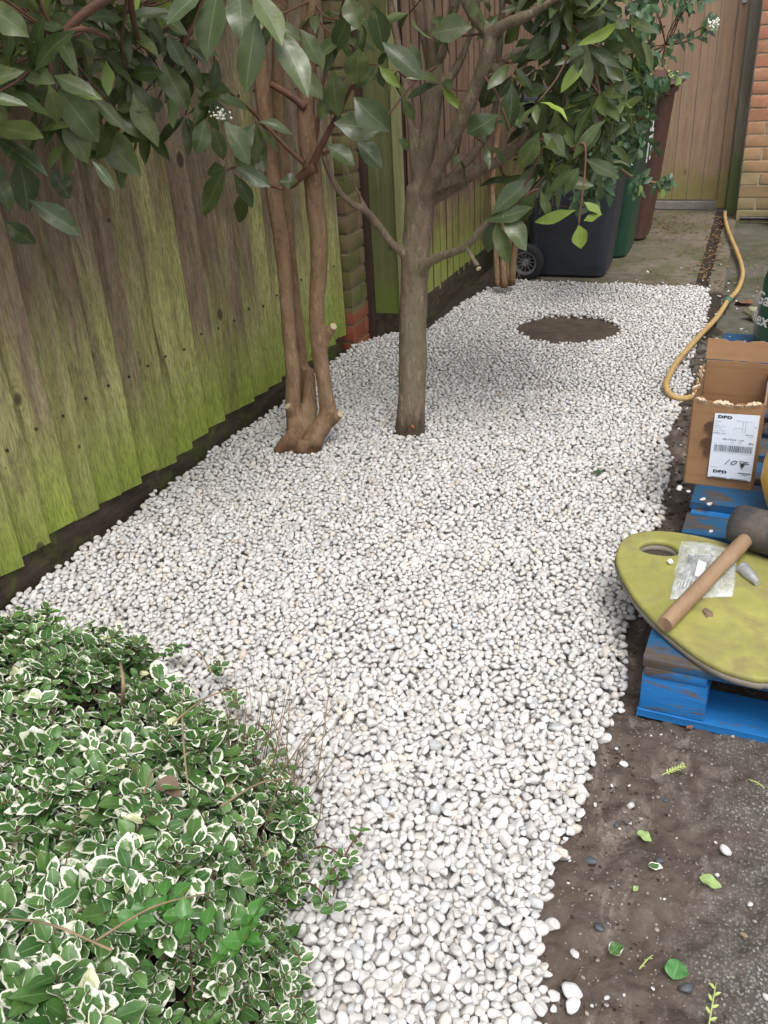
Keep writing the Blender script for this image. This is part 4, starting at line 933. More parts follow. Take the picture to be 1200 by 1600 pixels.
for (px, py, n_, mt_) in [(1114, 38, 26, 'cream'), (1021, 148, 24, 'greenfl'), (1005, 160, 18, 'greenfl'), (925, 172, 24, 'greenfl'), (1052, 118, 16, 'greenfl'), (1018, 108, 10, 'greenfl')]:
    m = MB()
    for i in range(n_):
        p = Vector(AT(px + rC.uniform(-9, 9), py + rC.uniform(-9, 9), 4.1 + rC.uniform(-.02, .02))) - Vector(C0); m.add(ICO[1][0] * rC.uniform(.003, .006) + np.array(p), ICO[1][1])
    m.build('flower', MT[mt_], tc, smooth=True)
m = MB()
for i in range(9):
    px = rC.uniform(772, 815); p = Vector(G(px, 447, -.02)) - Vector(C0); m.tube([p, p + Vector((rC.uniform(-.03, .05), rC.uniform(-.05, .03), rC.uniform(.04, .14)))], [.002, .001], 5)
m.build('dry_shoot', MT['straw'], tc, smooth=True)

# ------------------------------------------------------------------ wheeled bins
def rrect(hx, hy, r, n=6, cx=0, cy=0):
    pts = []
    for q, (sx, sy) in enumerate(((1, 1), (-1, 1), (-1, -1), (1, -1))):
        for k in range(n + 1):
            a = math.pi / 2 * (q + k / n); pts.append((cx + sx * (hx - r) + r * math.cos(a), cy + sy * (hy - r) + r * math.sin(a)))
    return pts
def loft(mb, secs, cap=(True, True)):
    V = []; n = len(secs[0][1])
    for z, pts in secs: V += [(x, y, z if not callable(z) else z(x, y)) for x, y in pts]
    Fc = [(k * n + q, k * n + (q + 1) % n, (k + 1) * n + (q + 1) % n, (k + 1) * n + q) for k in range(len(secs) - 1) for q in range(n)]
    if cap[0]: Fc.append(tuple(range(n - 1, -1, -1)))
    if cap[1]: Fc.append(tuple((len(secs) - 1) * n + q for q in range(n)))
    mb.add(V, Fc)
def bin_(x, y, mat, label, rz=0, digits=False):
    t = empty('wheelie_bin', (x, y, -.015), rz, label=label, cat='wheeled bin', group='wheeled bins in a row along the fence')
    b = MB()
    loft(b, [(.0, rrect(.185, .175, .05)), (.015, rrect(.20, .19, .055)), (.30, rrect(.218, .204, .05, cx=.010)), (.80, rrect(.245, .228, .045, cx=.026)), (.805, rrect(.262, .243, .045, cx=.026)), (.845, rrect(.264, .245, .045, cx=.026)), (.85, rrect(.25, .23, .04, cx=.026))])
    b.build('body', mat, t, auto=35)
    s = MB()   # moulded ribs on the side
    for sy in (-1, 1):
        s.box((-.02, sy * .203, .40), (.012, .012, .74), bev=.004, M=Matrix.Rotation(-sy * R(2.8), 4, 'X')); s.box((-.165, sy * .204, .40), (.02, .016, .74), bev=.005, M=Matrix.Rotation(-sy * R(2.8), 4, 'X'))
    s.build('side_rib', mat, t, auto=35)
    l = MB(); loft(l, [(.852, rrect(.285, .258, .05, cx=.035)), (.862, rrect(.292, .264, .055, cx=.035)), (.875, rrect(.288, .26, .055, cx=.035)), (.915, rrect(.20, .19, .06, cx=.02)), (.922, rrect(.15, .14, .05, cx=.02))])
    l.build('lid', mat, t, auto=35)
    h = MB(); h.tube([(-.235, -.19, .845), (-.285, -.19, .862), (-.285, .19, .862), (-.235, .19, .845)], .014, 10); h.build('handle', mat, t, smooth=True)
    ax = MB(); ax.tube([(-.205, -.225, .085), (-.205, .225, .085)], .009, 10); ax.build('axle', MT['rim'], t, smooth=True)
    for sy in (-1, 1):
        w_ = MB(); M = Matrix.Rotation(R(90), 4, 'X')
        w_.lathe([(.062, -.022), (.082, -.024), (.094, -.017), (.097, 0), (.094, .017), (.082, .024), (.062, .022), (.062, -.022)], (-.205, sy * .232, .085), 36, M)
        wo_ = w_.build('wheel', MT['rubber'], t, auto=40)
        q = MB(); q.lathe([(.050, -.016), (.064, -.019), (.064, .019), (.050, .016), (.050, -.016)], (-.205, sy * .232, .085), 36, M); q.lathe([(.0, -.022), (.016, -.022), (.018, 0), (.016, .022), (.0, .022)], (-.205, sy * .232, .085), 20, M)
        for k in range(12):
            a = 2 * math.pi * k / 12; q.tube([(-.205 + .012 * math.cos(a), sy * .232, .085 + .012 * math.sin(a)), (-.205 + .056 * math.cos(a), sy * .232, .085 + .056 * math.sin(a))], .0035, 6)
        q.build('rim', MT['rim'], wo_, auto=40)
    if digits:
        d = MB()   # painted house number on the front and on the near side
        def strk(p, q_, front):
            if front: a, b_ = [Vector((.232 + .045 * z / .8 + .0075, yy, z)) for yy, z in (p, q_)]
            else: a, b_ = [Vector((xx, -.194 - .033 * z / .8 - .0055, z)) for xx, z in (p, q_)]
            mm = (a + b_) / 2; L = (b_ - a).length; dd = (b_ - a).normalized(); X = Matrix.Identity(3)
            s_ = Vector((0, 1, 0)) if front else Vector((1, 0, 0)); n_ = dd.cross(s_).normalized(); s_ = n_.cross(dd)
            MM = Matrix((s_, dd, n_)).transposed().to_4x4(); d.box(mm, (.026, L, .003), M=MM)
        for p, q_ in (((-.11, .72), (-.11, .50)), ((-.01, .72), (-.06, .60)), ((-.06, .60), (.05, .60)), ((.02, .66), (.02, .50))): strk(p, q_, True)
        for p, q_ in (((.10, .72), (.10, .50)), ((.19, .72), (.15, .60)), ((.15, .60), (.235, .60)), ((.20, .66), (.20, .50))): strk(p, q_, False)
        d.build('painted_number', MT['white'], t)
    return t
bin_(-.865, 4.945, MT['binblack'], 'charcoal black wheeled bin, nearest of the row, its spoked wheel showing', R(1))
bin_(-.815, 5.42, MT['bingreen'], 'dark green wheeled bin with white painted number, between the other two', R(-1), True)
bin_(-.765, 5.90, MT['binbrown'], 'brown wheeled garden waste bin closest to the wooden gate', R(0))

# ------------------------------------------------------------------ variegated bush in the near left corner
bush = empty('variegated_shrub', (-1.10, .50, -.03), label='low spreading shrub with green and cream variegated leaves in the near corner', cat='shrub')
BO = Vector((-1.10, .50, -.03)); rb = random.Random(12); LE = Leaves('oval', nv=6, nu=5); LG = Leaves('oval', nv=6, nu=5); stE = MB()
def bh(x, y):
    q = abs((x + 1.15) / (.725 + .03 * math.sin(y * 23))) ** 2.5 + abs((y - .42) / (.69 + .025 * math.sin(x * 19))) ** 2.5
    return .315 * max(0., 1 - q ** 2.6) ** .5 + .035 * float(vnoise(np.array([[x * 9, y * 9, 1.]]))[0]), q
def leafset(ls, pc, d, a, L, rr, wd=.66):
    t = d.orthogonal().normalized(); b = d.cross(t)
    for sg in (0, math.pi):
        q = (t * math.cos(a + sg) + b * math.sin(a + sg)) * rr.uniform(.8, 1.1) + d * rr.uniform(.15, .6)
        l = L * rr.uniform(.75, 1.15)
        ls.add(pc - BO, q, d + Vector((rr.uniform(-.25, .25), rr.uniform(-.25, .25), .35)), l, l * wd * rr.uniform(.85, 1.1), rr.uniform(.0, .3), rr.uniform(.1, .5), 0, rr.uniform(-.3, .3))
n_sh = 0
def PX(p):
    c = CM.T @ (np.array(p) - CC); return (600 + c[0] / -c[2] * F_PX, 800 - c[1] / -c[2] * F_PX) if c[2] < -.05 else (-999, 3000)
while n_sh < 4300:
    x = rb.uniform(-1.54, -.35); y = rb.uniform(-.05, 1.16); h, q = bh(x, y)
    if q > 1.0: continue
    fx, fy = PX((x, y, h))
    if (fx < -130 or fy > 1750) and rb.random() < .45: continue
    if x < -.8 and vnoise(np.array([[x * 13 + 3, y * 13, 4.2]]))[0] < -.30 and rb.random() < .85: continue
    # a thin, dry patch on the back right
    thin = math.exp(-(((x + .66) / .06) ** 2 + ((y - .90) / .08) ** 2))
    if rb.random() < thin * .6: continue
    z = h - abs(rb.gauss(0, .045)) - .002 + (.03 * rb.random() if rb.random() < .12 else 0)
    out = Vector(((x + 1.15) / .735 ** 2, (y - .42) / .64 ** 2, .9 / .55)); out.normalize()
    d = (out + Vector((rb.gauss(0, .35), rb.gauss(0, .35), rb.gauss(0, .25)))).normalized()
    L0 = (.022 + .024 * rb.random() ** 1.2) * (.76 if q > .75 else 1); nn = rb.randint(2, 4); c = Vector((x, y, z)) - d * .03
    if q > .72 and n_sh % 2: c.z = h * rb.random()
    for k in range(nn):
        leafset(LE, c + d * (k * .011 + .004), d, k * 1.57 + rb.uniform(-.3, .3), L0 * (1.05 - .13 * k), rb)
    stE.tube([c - d * .02 - BO, c + d * nn * .011 - BO], [.0011, .0008], 4, cap=False); n_sh += 1
# trailing sprigs over the gravel
for (bx, by, tx, ty) in [(505, 1392, 540, 1352), (520, 1400, 563, 1300), (470, 1380, 520, 1420), (440, 1480, 470, 1500), (400, 1540, 435, 1580), (440, 1230, 478, 1290), (400, 1130, 432, 1180), (350, 1080, 372, 1100), (255, 1030, 278, 1010), (150, 1000, 140, 975), (60, 1000, 70, 985), (480, 1330, 545, 1345), (420, 1600, 440, 1590), (330, 1050, 345, 1040), (200, 1010, 215, 1000)]:
    a = Vector(G(bx, by, .03)); b = Vector(G(tx, ty, .075)); mid = (a + b) / 2 + Vector((0, 0, .02)); stE.tube([a - BO, mid - BO, b - BO], [.0018, .0015, .001], 6, smooth_n=4)
    for k in range(5):
        p = a.lerp(b, .25 + .75 * k / 4); d = (b - a).normalized() * .7 + Vector((0, 0, .7)); leafset(LE, p, d.normalized(), k * 1.57, .021, rb)
for i in range(6):
    p = Vector(G(rb.uniform(185, 290), rb.uniform(1395, 1450), .31)); leafset(LG, p, (Vector((.1, -.3, 1)) + Vector((rb.gauss(0, .3), rb.gauss(0, .3), 0))).normalized(), rb.uniform(0, 3), .022, rb, .8)
for i in range(7):
    p = Vector(G(rb.uniform(320, 405), rb.uniform(1410, 1495), .27)); leafset(LG, p, (Vector((.1, -.3, 1)) + Vector((rb.gauss(0, .3), rb.gauss(0, .3), 0))).normalized(), rb.uniform(0, 3), .023, rb, .85)
LE.build('leaves', MT['euo'], bush); LG.build('plain_leaves', m_leaf('plain_green_leaf', (.04, .15, .02), (.075, .22, .035), (.15, .28, .09), .4), bush)
stE.build('stems', MT['twig'], bush, smooth=True)
ds = MB()
for i in range(110):
    x = rb.gauss(-.66, .04); y = rb.gauss(.90, .05); h, q = bh(x, y); p = Vector((x, y, rb.uniform(-.02, .05))) - BO; d = Vector((rb.gauss(.2, .35), rb.gauss(.1, .35), 1)).normalized()
    ds.tube([p, p + d * .06 + Vector((rb.gauss(0, .008), rb.gauss(0, .008), 0)), p + d * rb.uniform(.12, .24)], [.0012, .001, .0005], 5, cap=False)
for (a, b) in [((175, 1485), (0, 1435)), ((345, 1260), (470, 1215)), ((285, 1120), (295, 1240)), ((330, 1050), (300, 1015)), ((150, 1470), (330, 1395)), ((270, 1130), (380, 1075)), ((225, 1240), (255, 1200))]:
    p, q = Vector(G(*a, .34)), Vector(G(*b, .30)); ds.tube([p - BO, (p + q) / 2 - BO + Vector((0, 0, .015)), q - BO], [.0016, .0014, .0008], 6, smooth_n=4)
for (a, b, c_) in [((190, 1110), (193, 1070), (188, 1035))]:
    P = [Vector(G(*q_, z_)) - BO for q_, z_ in ((a, .24), (b, .31), (c_, .31))]; ds.tube(P, [.004, .003, .002], 7, smooth_n=4)
ds.build('dry_stems', MT['straw'], bush, smooth=True)
core = MB(); V = []; n_ = 40
for i in range(n_):
    for j in range(n_):
        x = -1.55 + 1.12 * i / (n_ - 1); y = -.2 + 1.24 * j / (n_ - 1); h, q = bh(x, y); V.append((x + 1.10, y - .50, max(h * .45, 0) - .01 if q < .8 else -.005))
Fc = [(i * n_ + j, i * n_ + n_ + j, i * n_ + n_ + j + 1, i * n_ + j + 1) for i in range(n_ - 1) for j in range(n_ - 1)]
core.add(V, Fc); core.build('dark_gap_core', MT['soil'], bush, smooth=True)  # dark mound added inside the shrub, stands in for shade between leaves
rd = Leaves('oval', nv=6); p0 = Vector(G(244, 1222, .30)); p1 = Vector(G(285, 1240, .29)); rd.add(p0, p1 - p0, (0, -.2, 1), (p1 - p0).length, .026, .2, .7)
o = rd.build('fallen_leaf', MT['tan']); tag(o, 'large dry tan leaf caught in the variegated shrub', 'leaf')

# ------------------------------------------------------------------ pallets
def pallet(x, y, rz, zt, label, m_top, ld=.95, m_low=None, D=.785, boards=((.0, .125), (.19, .29), (.495, .595), (.655, .785))):
    m_low = m_low or MT['pal']
    t = empty('pallet', (x, y, -.02), rz, label=label, cat='pallet', group='blue pallets lying end to end'); H_ = zt + .02
    rp = random.Random(int(y * 100))
    for i, (a, b) in enumerate(boards):
        m = MB(); m.box((ld / 2, (a + b) / 2, H_ - .010), (ld, b - a, .020), bev=.0035, jit=.0012); m.build('deck_board', m_top if i else MT['paltop'], t, auto=40)
    for cx in (.06, ld / 2, ld - .06):
        m = MB(); m.box((cx, D / 2, H_ - .030), (.11, D, .019), bev=.003, jit=.001); m.build('stringer_board', m_low, t, auto=40)
        for cy in (.055, D / 2, D - .055):
            m = MB(); m.box((cx, cy, (H_ - .040 + .020) / 2), (.118, .10, H_ - .060), bev=.005, jit=.001); m.build('block', m_low, t, auto=40)
    for cy in (.055, D / 2, D - .055):
        m = MB(); m.box((ld / 2, cy, .010), (ld + .004, .105, .019), bev=.003, jit=.001); m.build('bottom_board', m_low, t, auto=40)
    return t
PT = .122
pallet(-.080, 1.385, R(-3.0), PT, 'bright blue pallet at the front with the lime board lying on it', MT['paltop'], D=1.10, boards=((.0, .125), (.17, .27), (.495, .595), (.655, .785), (.83, .93), (.975, 1.10)))
pallet(-.052, 2.70, R(-1.5), PT - .012, 'worn dark blue pallet behind the cardboard box', MT['paltop'], m_low=MT['paltop'])

# lime board with a hand hole
def curve_solid(name, loops, z, ext, bev, mat, parent):
    cu = bpy.data.curves.new(name, 'CURVE'); cu.dimensions = '2D'; cu.fill_mode = 'BOTH'; cu.extrude = ext; cu.bevel_depth = bev; cu.bevel_resolution = 3
    for L in loops:
        sp = cu.splines.new('POLY'); sp.points.add(len(L) - 1); sp.use_cyclic_u = True
        for p, q in zip(sp.points, L): p.co = (q[0], q[1], 0, 1)
    o = bpy.data.objects.new(name, cu); COL.objects.link(o); dg = bpy.context.evaluated_depsgraph_get(); dg.update(); me = bpy.data.meshes.new_from_object(o.evaluated_get(dg)); bpy.data.objects.remove(o); bpy.data.curves.remove(cu)
    me.materials.clear(); me.materials.append(mat); n = bpy.data.objects.new(name, me); COL.objects.link(n); n.parent = parent; n.location = (0, 0, z)
    bm = bmesh.new(); bm.from_mesh(me); bmesh.ops.remove_doubles(bm, verts=bm.verts, dist=1e-5)
    for f in bm.faces: f.smooth = True
    for e in bm.edges:
        if len(e.link_faces) == 2 and e.calc_face_angle(0) > R(35): e.smooth = False
    bm.to_mesh(me); bm.free(); return n
FB = Vector((.10, 1.60, PT + .001))
fo = empty('kneeboard', FB, label='grubby lime yellow board with a hand hole lying across the blue pallet', cat='board')
outl = [G(px, py, .152) for px, py in ((962, 862), (968, 843), (985, 830), (1010, 825), (1045, 826), (1085, 832), (1130, 843), (1170, 856), (1210, 872))] + [(.26, 1.72, 0), (.38, 1.62, 0), (.42, 1.50, 0), (.38, 1.38, 0), (.28, 1.325, 0)] + [G(px, py, .152) for px, py in ((1215, 1060), (1185, 1057), (1140, 1045), (1095, 1022), (1050, 988), (1010, 950), (985, 918), (967, 885))]
P, _ = spline([Vector((p[0], p[1], 0)) for p in outl + outl[:3]], [1] * (len(outl) + 3), 5)
P = P[5:-10]
ol = [(p.x - FB.x, p.y - FB.y) for p in P]
hc = G(1030, 854, .152); hole = [(hc[0] - FB.x + .046 * math.cos(a) , hc[1] - FB.y + .036 * math.sin(a) - .004 * math.cos(2 * a)) for a in np.linspace(0, 2 * math.pi, 29)[:-1]]
hole2 = [(hc[0] - FB.x + .041 * math.cos(a), hc[1] - FB.y + .031 * math.sin(a)) for a in np.linspace(0, 2 * math.pi, 29)[:-1]]
cxm = sum(p[0] for p in ol) / len(ol); cym = sum(p[1] for p in ol) / len(ol)
sh = lambda k: [(cxm + (x - cxm) * k, cym + (y - cym) * k) for x, y in ol]
curve_solid('base', [sh(.985), hole2], .0065, .001, .005, MT['floatedge'], fo)
curve_solid('top', [sh(.97), hole], .0175, .001, .006, MT['float'], fo)
FT = PT + .0255          # top of the board

# rubber mallet
ma = empty('mallet', Vector(G(1100, 915, FT)), label='rubber mallet with worn wooden handle resting on the lime board', cat='mallet'); MO = ma.location.copy()
hr = .0155; h0 = Vector(G(1042, 972, FT + hr)); hd = Vector(G(1172, 836, FT + .040)); dirh = (hd - h0).normalized()
m = MB(); m.tube([h0 - MO, h0 + dirh * .006 - MO, h0.lerp(hd, .5) - MO, h0.lerp(hd, .85) - MO, hd - MO], [hr * .86, hr, hr * 1.0, hr * 1.05, hr * .9], 20, smooth_n=3); m.build('handle', MT['handle'], ma, auto=50)
axm = Vector((dirh.y, -dirh.x, -.02)).normalized(); ang = axm.to_track_quat('Z', 'Y').to_matrix().to_4x4()
m = MB(); hcn = hd + Vector((.02, .012, .006)); m.lathe([(0, -.062), (.030, -.062), (.039, -.058), (.043, -.045), (.046, 0), (.043, .045), (.039, .058), (.030, .062), (0, .062)], hcn - MO, 40, ang); m.build('head', MT['mallet'], ma, auto=60)
# clear bag of nails
bg0 = Vector(G(1098, 890, FT)); bgp = empty('plastic_bag', bg0, label='crumpled clear plastic bag of nails under the mallet handle', cat='bag')
cs = [Vector(G(*p, FT)) - bg0 for p in ((1047, 938), (1143, 934), (1152, 862), (1066, 846))]; n_ = 34; V = []
for lay in (0, 1):
    for i in range(n_):
        for j in range(n_):
            u, v = i / (n_ - 1), j / (n_ - 1); p = (cs[0] * (1 - u) + cs[1] * u) * (1 - v) + (cs[3] * (1 - u) + cs[2] * u) * v; e = math.sin(math.pi * u) ** .5 * math.sin(math.pi * v) ** .5
            f = float(fbm(np.array([[u * 5, v * 4, lay * 3.]]), 3)[0]); V.append((p.x + .003 * f, p.y + .004 * f * (1 - e), .002 + (.017 * e + .006 * abs(f) * (e + .3) if lay else .0005)))
Fc = [(l * n_ * n_ + i * n_ + j, l * n_ * n_ + i * n_ + n_ + j, l * n_ * n_ + i * n_ + n_ + j + 1, l * n_ * n_ + i * n_ + j + 1) for l in (0, 1) for i in range(n_ - 1) for j in range(n_ - 1)]
m = MB(); m.add(V, Fc); m.build('film', MT['film'], bgp, smooth=True)
for i in range(9):
    a = Vector(G(1062 + i * 3.2 + random.uniform(-3, 3), 918, FT + .006)) - bg0; b = Vector(G(1078 + i * 4.0 + random.uniform(-3, 3), 868, FT + .006)) - bg0; m = MB(); m.tube([a, b], .0016, 8); m.tube([b, b + (b - a).normalized() * .001], .0034, 8); m.build('nail', MT['metal'], bgp, smooth=True)
m = MB(); pl = [Vector(G(*p, FT + .008)) - bg0 for p in ((1085, 900), (1098, 904), (1104, 880), (1091, 876))]; m.add([p[:] for p in pl] + [(p + Vector((0, 0, .002)))[:] for p in pl], [(3, 2, 1, 0), (4, 5, 6, 7), (0, 1, 5, 4), (1, 2, 6, 5), (2, 3, 7, 6), (3, 0, 4, 7)]); m.build('card_insert', MT['white'], bgp)
# small metal fitting
ft0 = Vector(G(1165, 892, FT + .008)); fi = empty('metal_fitting', ft0, label='small silver ribbed fitting lying on the lime board beside the mallet', cat='fitting')
d = (Vector(G(1190, 918, FT + .006)) - ft0); m = MB(); m.tube([d * -.15, d * .1, d * .45, d * .5, d * .75], [.012, .0125, .0095, .0085, .006], 18); 
for k in range(5): m.tube([d * (.12 + .07 * k), d * (.14 + .07 * k)], [.0128 - .0007 * k] * 2, 18)
m.build('body', MT['metal'], fi, auto=40)
m = MB(); M = d.to_track_quat('Z', 'Y').to_matrix().to_4x4(); m.lathe([(.008, -.001), (.014, -.001), (.0145, .002), (.008, .002), (.008, -.001)], d * -.18, 24, M); m.build('ring', MT['metal'], fi, auto=40)

# ------------------------------------------------------------------ torn cardboard box with its label
bx0 = Vector((-.067, 2.144, PT)); BW, BD, BH = .157, .25, .228
cb = empty('cardboard_box', bx0, R(-2.5), label='open torn brown cardboard box with a white parcel label', cat='box')
def panel(mbx, a, b, h, th, seed, torn=.004, dip=None, lean=0., n=40, mh=8, crush=.002):
    """upright sheet of board from a to b (x, y), with a ragged upper edge"""
    a, b = Vector((*a, 0)), Vector((*b, 0)); d = (b - a).normalized(); nn = Vector((d.y, -d.x, 0)); V = []
    for s_ in (0, 1):
        for i in range(n + 1):
            u = i / n; top = h + torn * float(fbm(np.array([[u * 9, seed, 0.]]), 3)[0]) - (dip(u) if dip else 0)
            for k in range(mh + 1):
                z = top * k / mh; o_ = crush * float(fbm(np.array([[u * 2.2 + seed, z * 14, 0.]]), 3)[0]) * math.sin(math.pi * min(1, k / mh + .02))
                p = a.lerp(b, u) + nn * (o_ + (th if s_ else 0) + lean * z); V.append((p.x, p.y, z))
    N1 = (n + 1) * (mh + 1); Fc = []
    for i in range(n):
        for k in range(mh):
            q = i * (mh + 1) + k; Fc.append((q, q + 1, q + mh + 2, q + mh + 1)); r_ = q + N1; Fc.append((r_, r_ + mh + 1, r_ + mh + 2, r_ + 1))
        t = i * (mh + 1) + mh; Fc.append((t, t + N1, t + mh + 1 + N1, t + mh + 1))
    for i in (0, n):
        for k in range(mh): q = i * (mh + 1) + k; Fc.append((q, q + N1, q + N1 + 1, q + 1))
    mbx.add(V, Fc)
fdip = lambda u: .012 * math.sin(math.pi * u) ** .6
def mkp(name, *a, **k): m = MB(); panel(m, *a, **k); return m.build(name, MT['card'], cb, auto=60)
mkp('front_panel', (0, 0), (BW, 0), BH, .004, 1, dip=fdip)
mkp('side_panel', (0, BD), (0, .004), BH + .008, .004, 2, torn=.010)
mkp('side_panel', (BW, .004), (BW, BD), BH - .0, .004, 3, torn=.010)
mkp('back_panel', (BW - .002, BD), (.002, BD), BH + .012, .004, 4, torn=.002)
m = MB(); V0 = m; panel(m, (BW + .01, BD + .003), (-.002, BD + .003), .050, .004, 6, torn=.005, lean=.25, crush=.0015); fl = m.build('flap', MT['card'], cb, auto=60); fl.location.z = BH + .014
m = MB(); m.box((BW / 2, BD / 2, .004), (BW - .008, BD - .008, .004)); m.build('bottom_panel', MT['card'], cb)
m = MB()
for i, (u0, u1, hh, sd_) in enumerate(((.02, .20, .006, 1), (.27, .58, .009, 2), (.74, .98, .007, 3), (.6, .72, .003, 4))):
    n = 14; V = []
    for k in range(n + 1):
        u = u0 + (u1 - u0) * k / n; zz = BH - fdip(u); e = math.sin(math.pi * k / n) ** .6
        V += [(u * BW, -.0035, zz - .006), (u * BW, -.006 - .004 * e, zz + hh * e * .2 + .004 * random.random()), (u * BW, .001 + .004 * e, zz + hh * e * random.uniform(.5, 1.1)), (u * BW, .005, zz - .004)]
    Fc = [(k * 4 + q, k * 4 + (q + 1) % 4, k * 4 + 4 + (q + 1) % 4, k * 4 + 4 + q) for k in range(n) for q in range(4)]; m.add(V, Fc)
m.build('torn_edge', MT['cardin'], cb, auto=60)
m = MB()
for i in range(6):
    yy = .012 + i / 6 * BD * .9; m.box((-.002 + random.uniform(-.002, .001), yy, BH + .006 + random.uniform(-.004, .004)), (.003, .034, .007), bev=.002, rz=random.uniform(-.4, .4), jit=.0025)
m.build('torn_edge', MT['cardin'], cb, auto=60)
# label sheet: u to the right, v down, in metres on the front face
LX, LZ, LW, LH = .052, .196, .100, .168
def lab_pt(u, v, o_): return (LX + u * LW, -.0115 - o_, LZ - v * LH)
lo_ = MB(); V = []
nn_ = 12
for i in range(nn_ + 1):
    for j in range(nn_ + 1):
        u, v = i / nn_, j / nn_; x, y, z = lab_pt(u, v, .0); V.append((x + .001 * v, y + .0, z + .004 * u * (1 - v)))
NL = len(V); V += [(x, y + .0006, z) for x, y, z in V]
Fc = [(i * (nn_ + 1) + j, i * (nn_ + 1) + j + 1, (i + 1) * (nn_ + 1) + j + 1, (i + 1) * (nn_ + 1) + j) for i in range(nn_) for j in range(nn_)]
Fc += [tuple(q + NL for q in f[::-1]) for f in Fc]
edge_ = [i * (nn_ + 1) for i in range(nn_ + 1)] + [nn_ * (nn_ + 1) + j for j in range(1, nn_ + 1)] + [i * (nn_ + 1) + nn_ for i in range(nn_ - 1, -1, -1)] + [j for j in range(nn_ - 1, 0, -1)]
Fc += [(edge_[k], edge_[(k + 1) % len(edge_)], edge_[(k + 1) % len(edge_)] + NL, edge_[k] + NL) for k in range(len(edge_))]
lo_.add(V, Fc); lab = lo_.build('label', MT['label'], cb)
def text_mesh(s_, size, bold=0., sx=1.0, sp=1.0):
    cu = bpy.data.curves.new('t', 'FONT'); cu.body = s_; cu.size = size; cu.offset = bold; cu.space_character = sp; o = bpy.data.objects.new('t', cu); COL.objects.link(o)
    dg = bpy.context.evaluated_depsgraph_get(); dg.update(); me = bpy.data.meshes.new_from_object(o.evaluated_get(dg)); V = np.array([v.co[:] for v in me.vertices]); Fc = [tuple(p.vertices) for p in me.polygons]
    bpy.data.objects.remove(o); bpy.data.curves.remove(cu); bpy.data.meshes.remove(me); V[:, 0] *= sx; return V, Fc
def put_text(mbx, s_, u, v, h, bold=0., sx=1., sp=1.):
    V, Fc = text_mesh(s_, h / .7, bold, sx, sp); x, y, z = lab_pt(u, v, .0008); mbx.add(np.stack([V[:, 0] + x, np.full(len(V), y), V[:, 1] + z + .004 * u * (1 - v)], 1), Fc)
def rect(mbx, u0, v0, u1, v1):
    P = [lab_pt(u, v, .0008) for u, v in ((u0, v1), (u1, v1), (u1, v0), (u0, v0))]; mbx.add([(x, y, z + .004 * u0 * (1 - v0)) for x, y, z in P], [(0, 1, 2, 3)])
m = MB(); put_text(m, 'DPD', .08, .065, .0066, .0006, 1.55, 1.15); put_text(m, 'DPD', .12, .915, .0066, .0006, 1.55, 1.15); m.build('lettering', MT['ink'], lab)
m = MB(); put_text(m, 'GB-TN26 1HP', .24, .395, .0042, .0001, 1.15, 1.2); put_text(m, '0010', .84, .435, .0035, .0002, 1.1)
put_text(m, 'SENDER REF', .02, .125, .0021); put_text(m, 'UNIT 4', .02, .165, .0021); put_text(m, 'DELIVERY   HOUSE', .02, .195, .0021); put_text(m, 'THE    LANE', .03, .225, .0021); put_text(m, 'CONTACT PHONE', .02, .262, .0021); put_text(m, 'PARCEL 1 OF 1', .02, .305, .0030, .0001); put_text(m, 'NEXT DAY', .74, .305, .0026, .0001)
put_text(m, 'SERVICE', .83, .335, .0018); put_text(m, 'TRACK', .42, .435, .0020); put_text(m, 'REF 01', .60, .435, .0020); put_text(m, 'WEIGHT KG', .50, .10, .0018); put_text(m, 'REFERENCE 10', .05, .835, .0018); put_text(m, 'A1', .92, .19, .0035)
for k in range(5): put_text(m, '1504'[k % 4], .885, .135 + k * .028, .0022)
for u0, v0, u1, v1 in ((.66, .10, .665, .28), (.72, .10, .725, .28), (.47, .205, .66, .208), (.47, .205, .474, .275), (.0, .45, .99, .4515), (.05, .588, .95, .590), (.66, .10, .86, .103), (.70, .88, .99, .895), (.78, .91, .92, .917), (.08, .982, .45, .992), (.53, .982, .92, .992)): rect(m, u0, v0, u1, v1)
rl = random.Random(3); u = .075
while u < .95:
    w_ = rl.choice([.005, .009, .014, .02]) * (1.6 if .4 < u < .55 or u > .8 else 1); rect(m, u, .475, min(u + w_, .955), .575); u += w_ + rl.choice([.006, .010, .014])
for k in range(12): put_text(m, str((k * 7) % 10), .12 + k * .065, .60, .0018)
m.build('printed_details', MT['grey_ink'], lab)
m = MB()
def pen(mbx, pts, r_=.0008):
    P = [Vector(lab_pt(u, v, .0010)) for u, v in pts]; mbx.tube(P, r_, 6, smooth_n=4)
pen(m, [(.37, .77), (.42, .73), (.47, .69)], .0007); pen(m, [(.60, .70), (.54, .715), (.51, .74), (.54, .76), (.60, .745), (.64, .715), (.60, .70), (.58, .71)]); pen(m, [(.68, .705), (.76, .70), (.85, .705), (.90, .70)], .0007); pen(m, [(.88, .70), (.80, .725), (.74, .745)]); pen(m, [(.70, .73), (.80, .735), (.92, .73)], .0007)
for k in range(7): a = k * .9; pen(m, [(.77, .76), (.77 + .05 * math.cos(a), .765 + .032 * math.sin(a))], .0011)
pen(m, [(.77, .76), (.765, .80), (.77, .83)], .0006); m.build('handwriting', MT['ink'], lab)
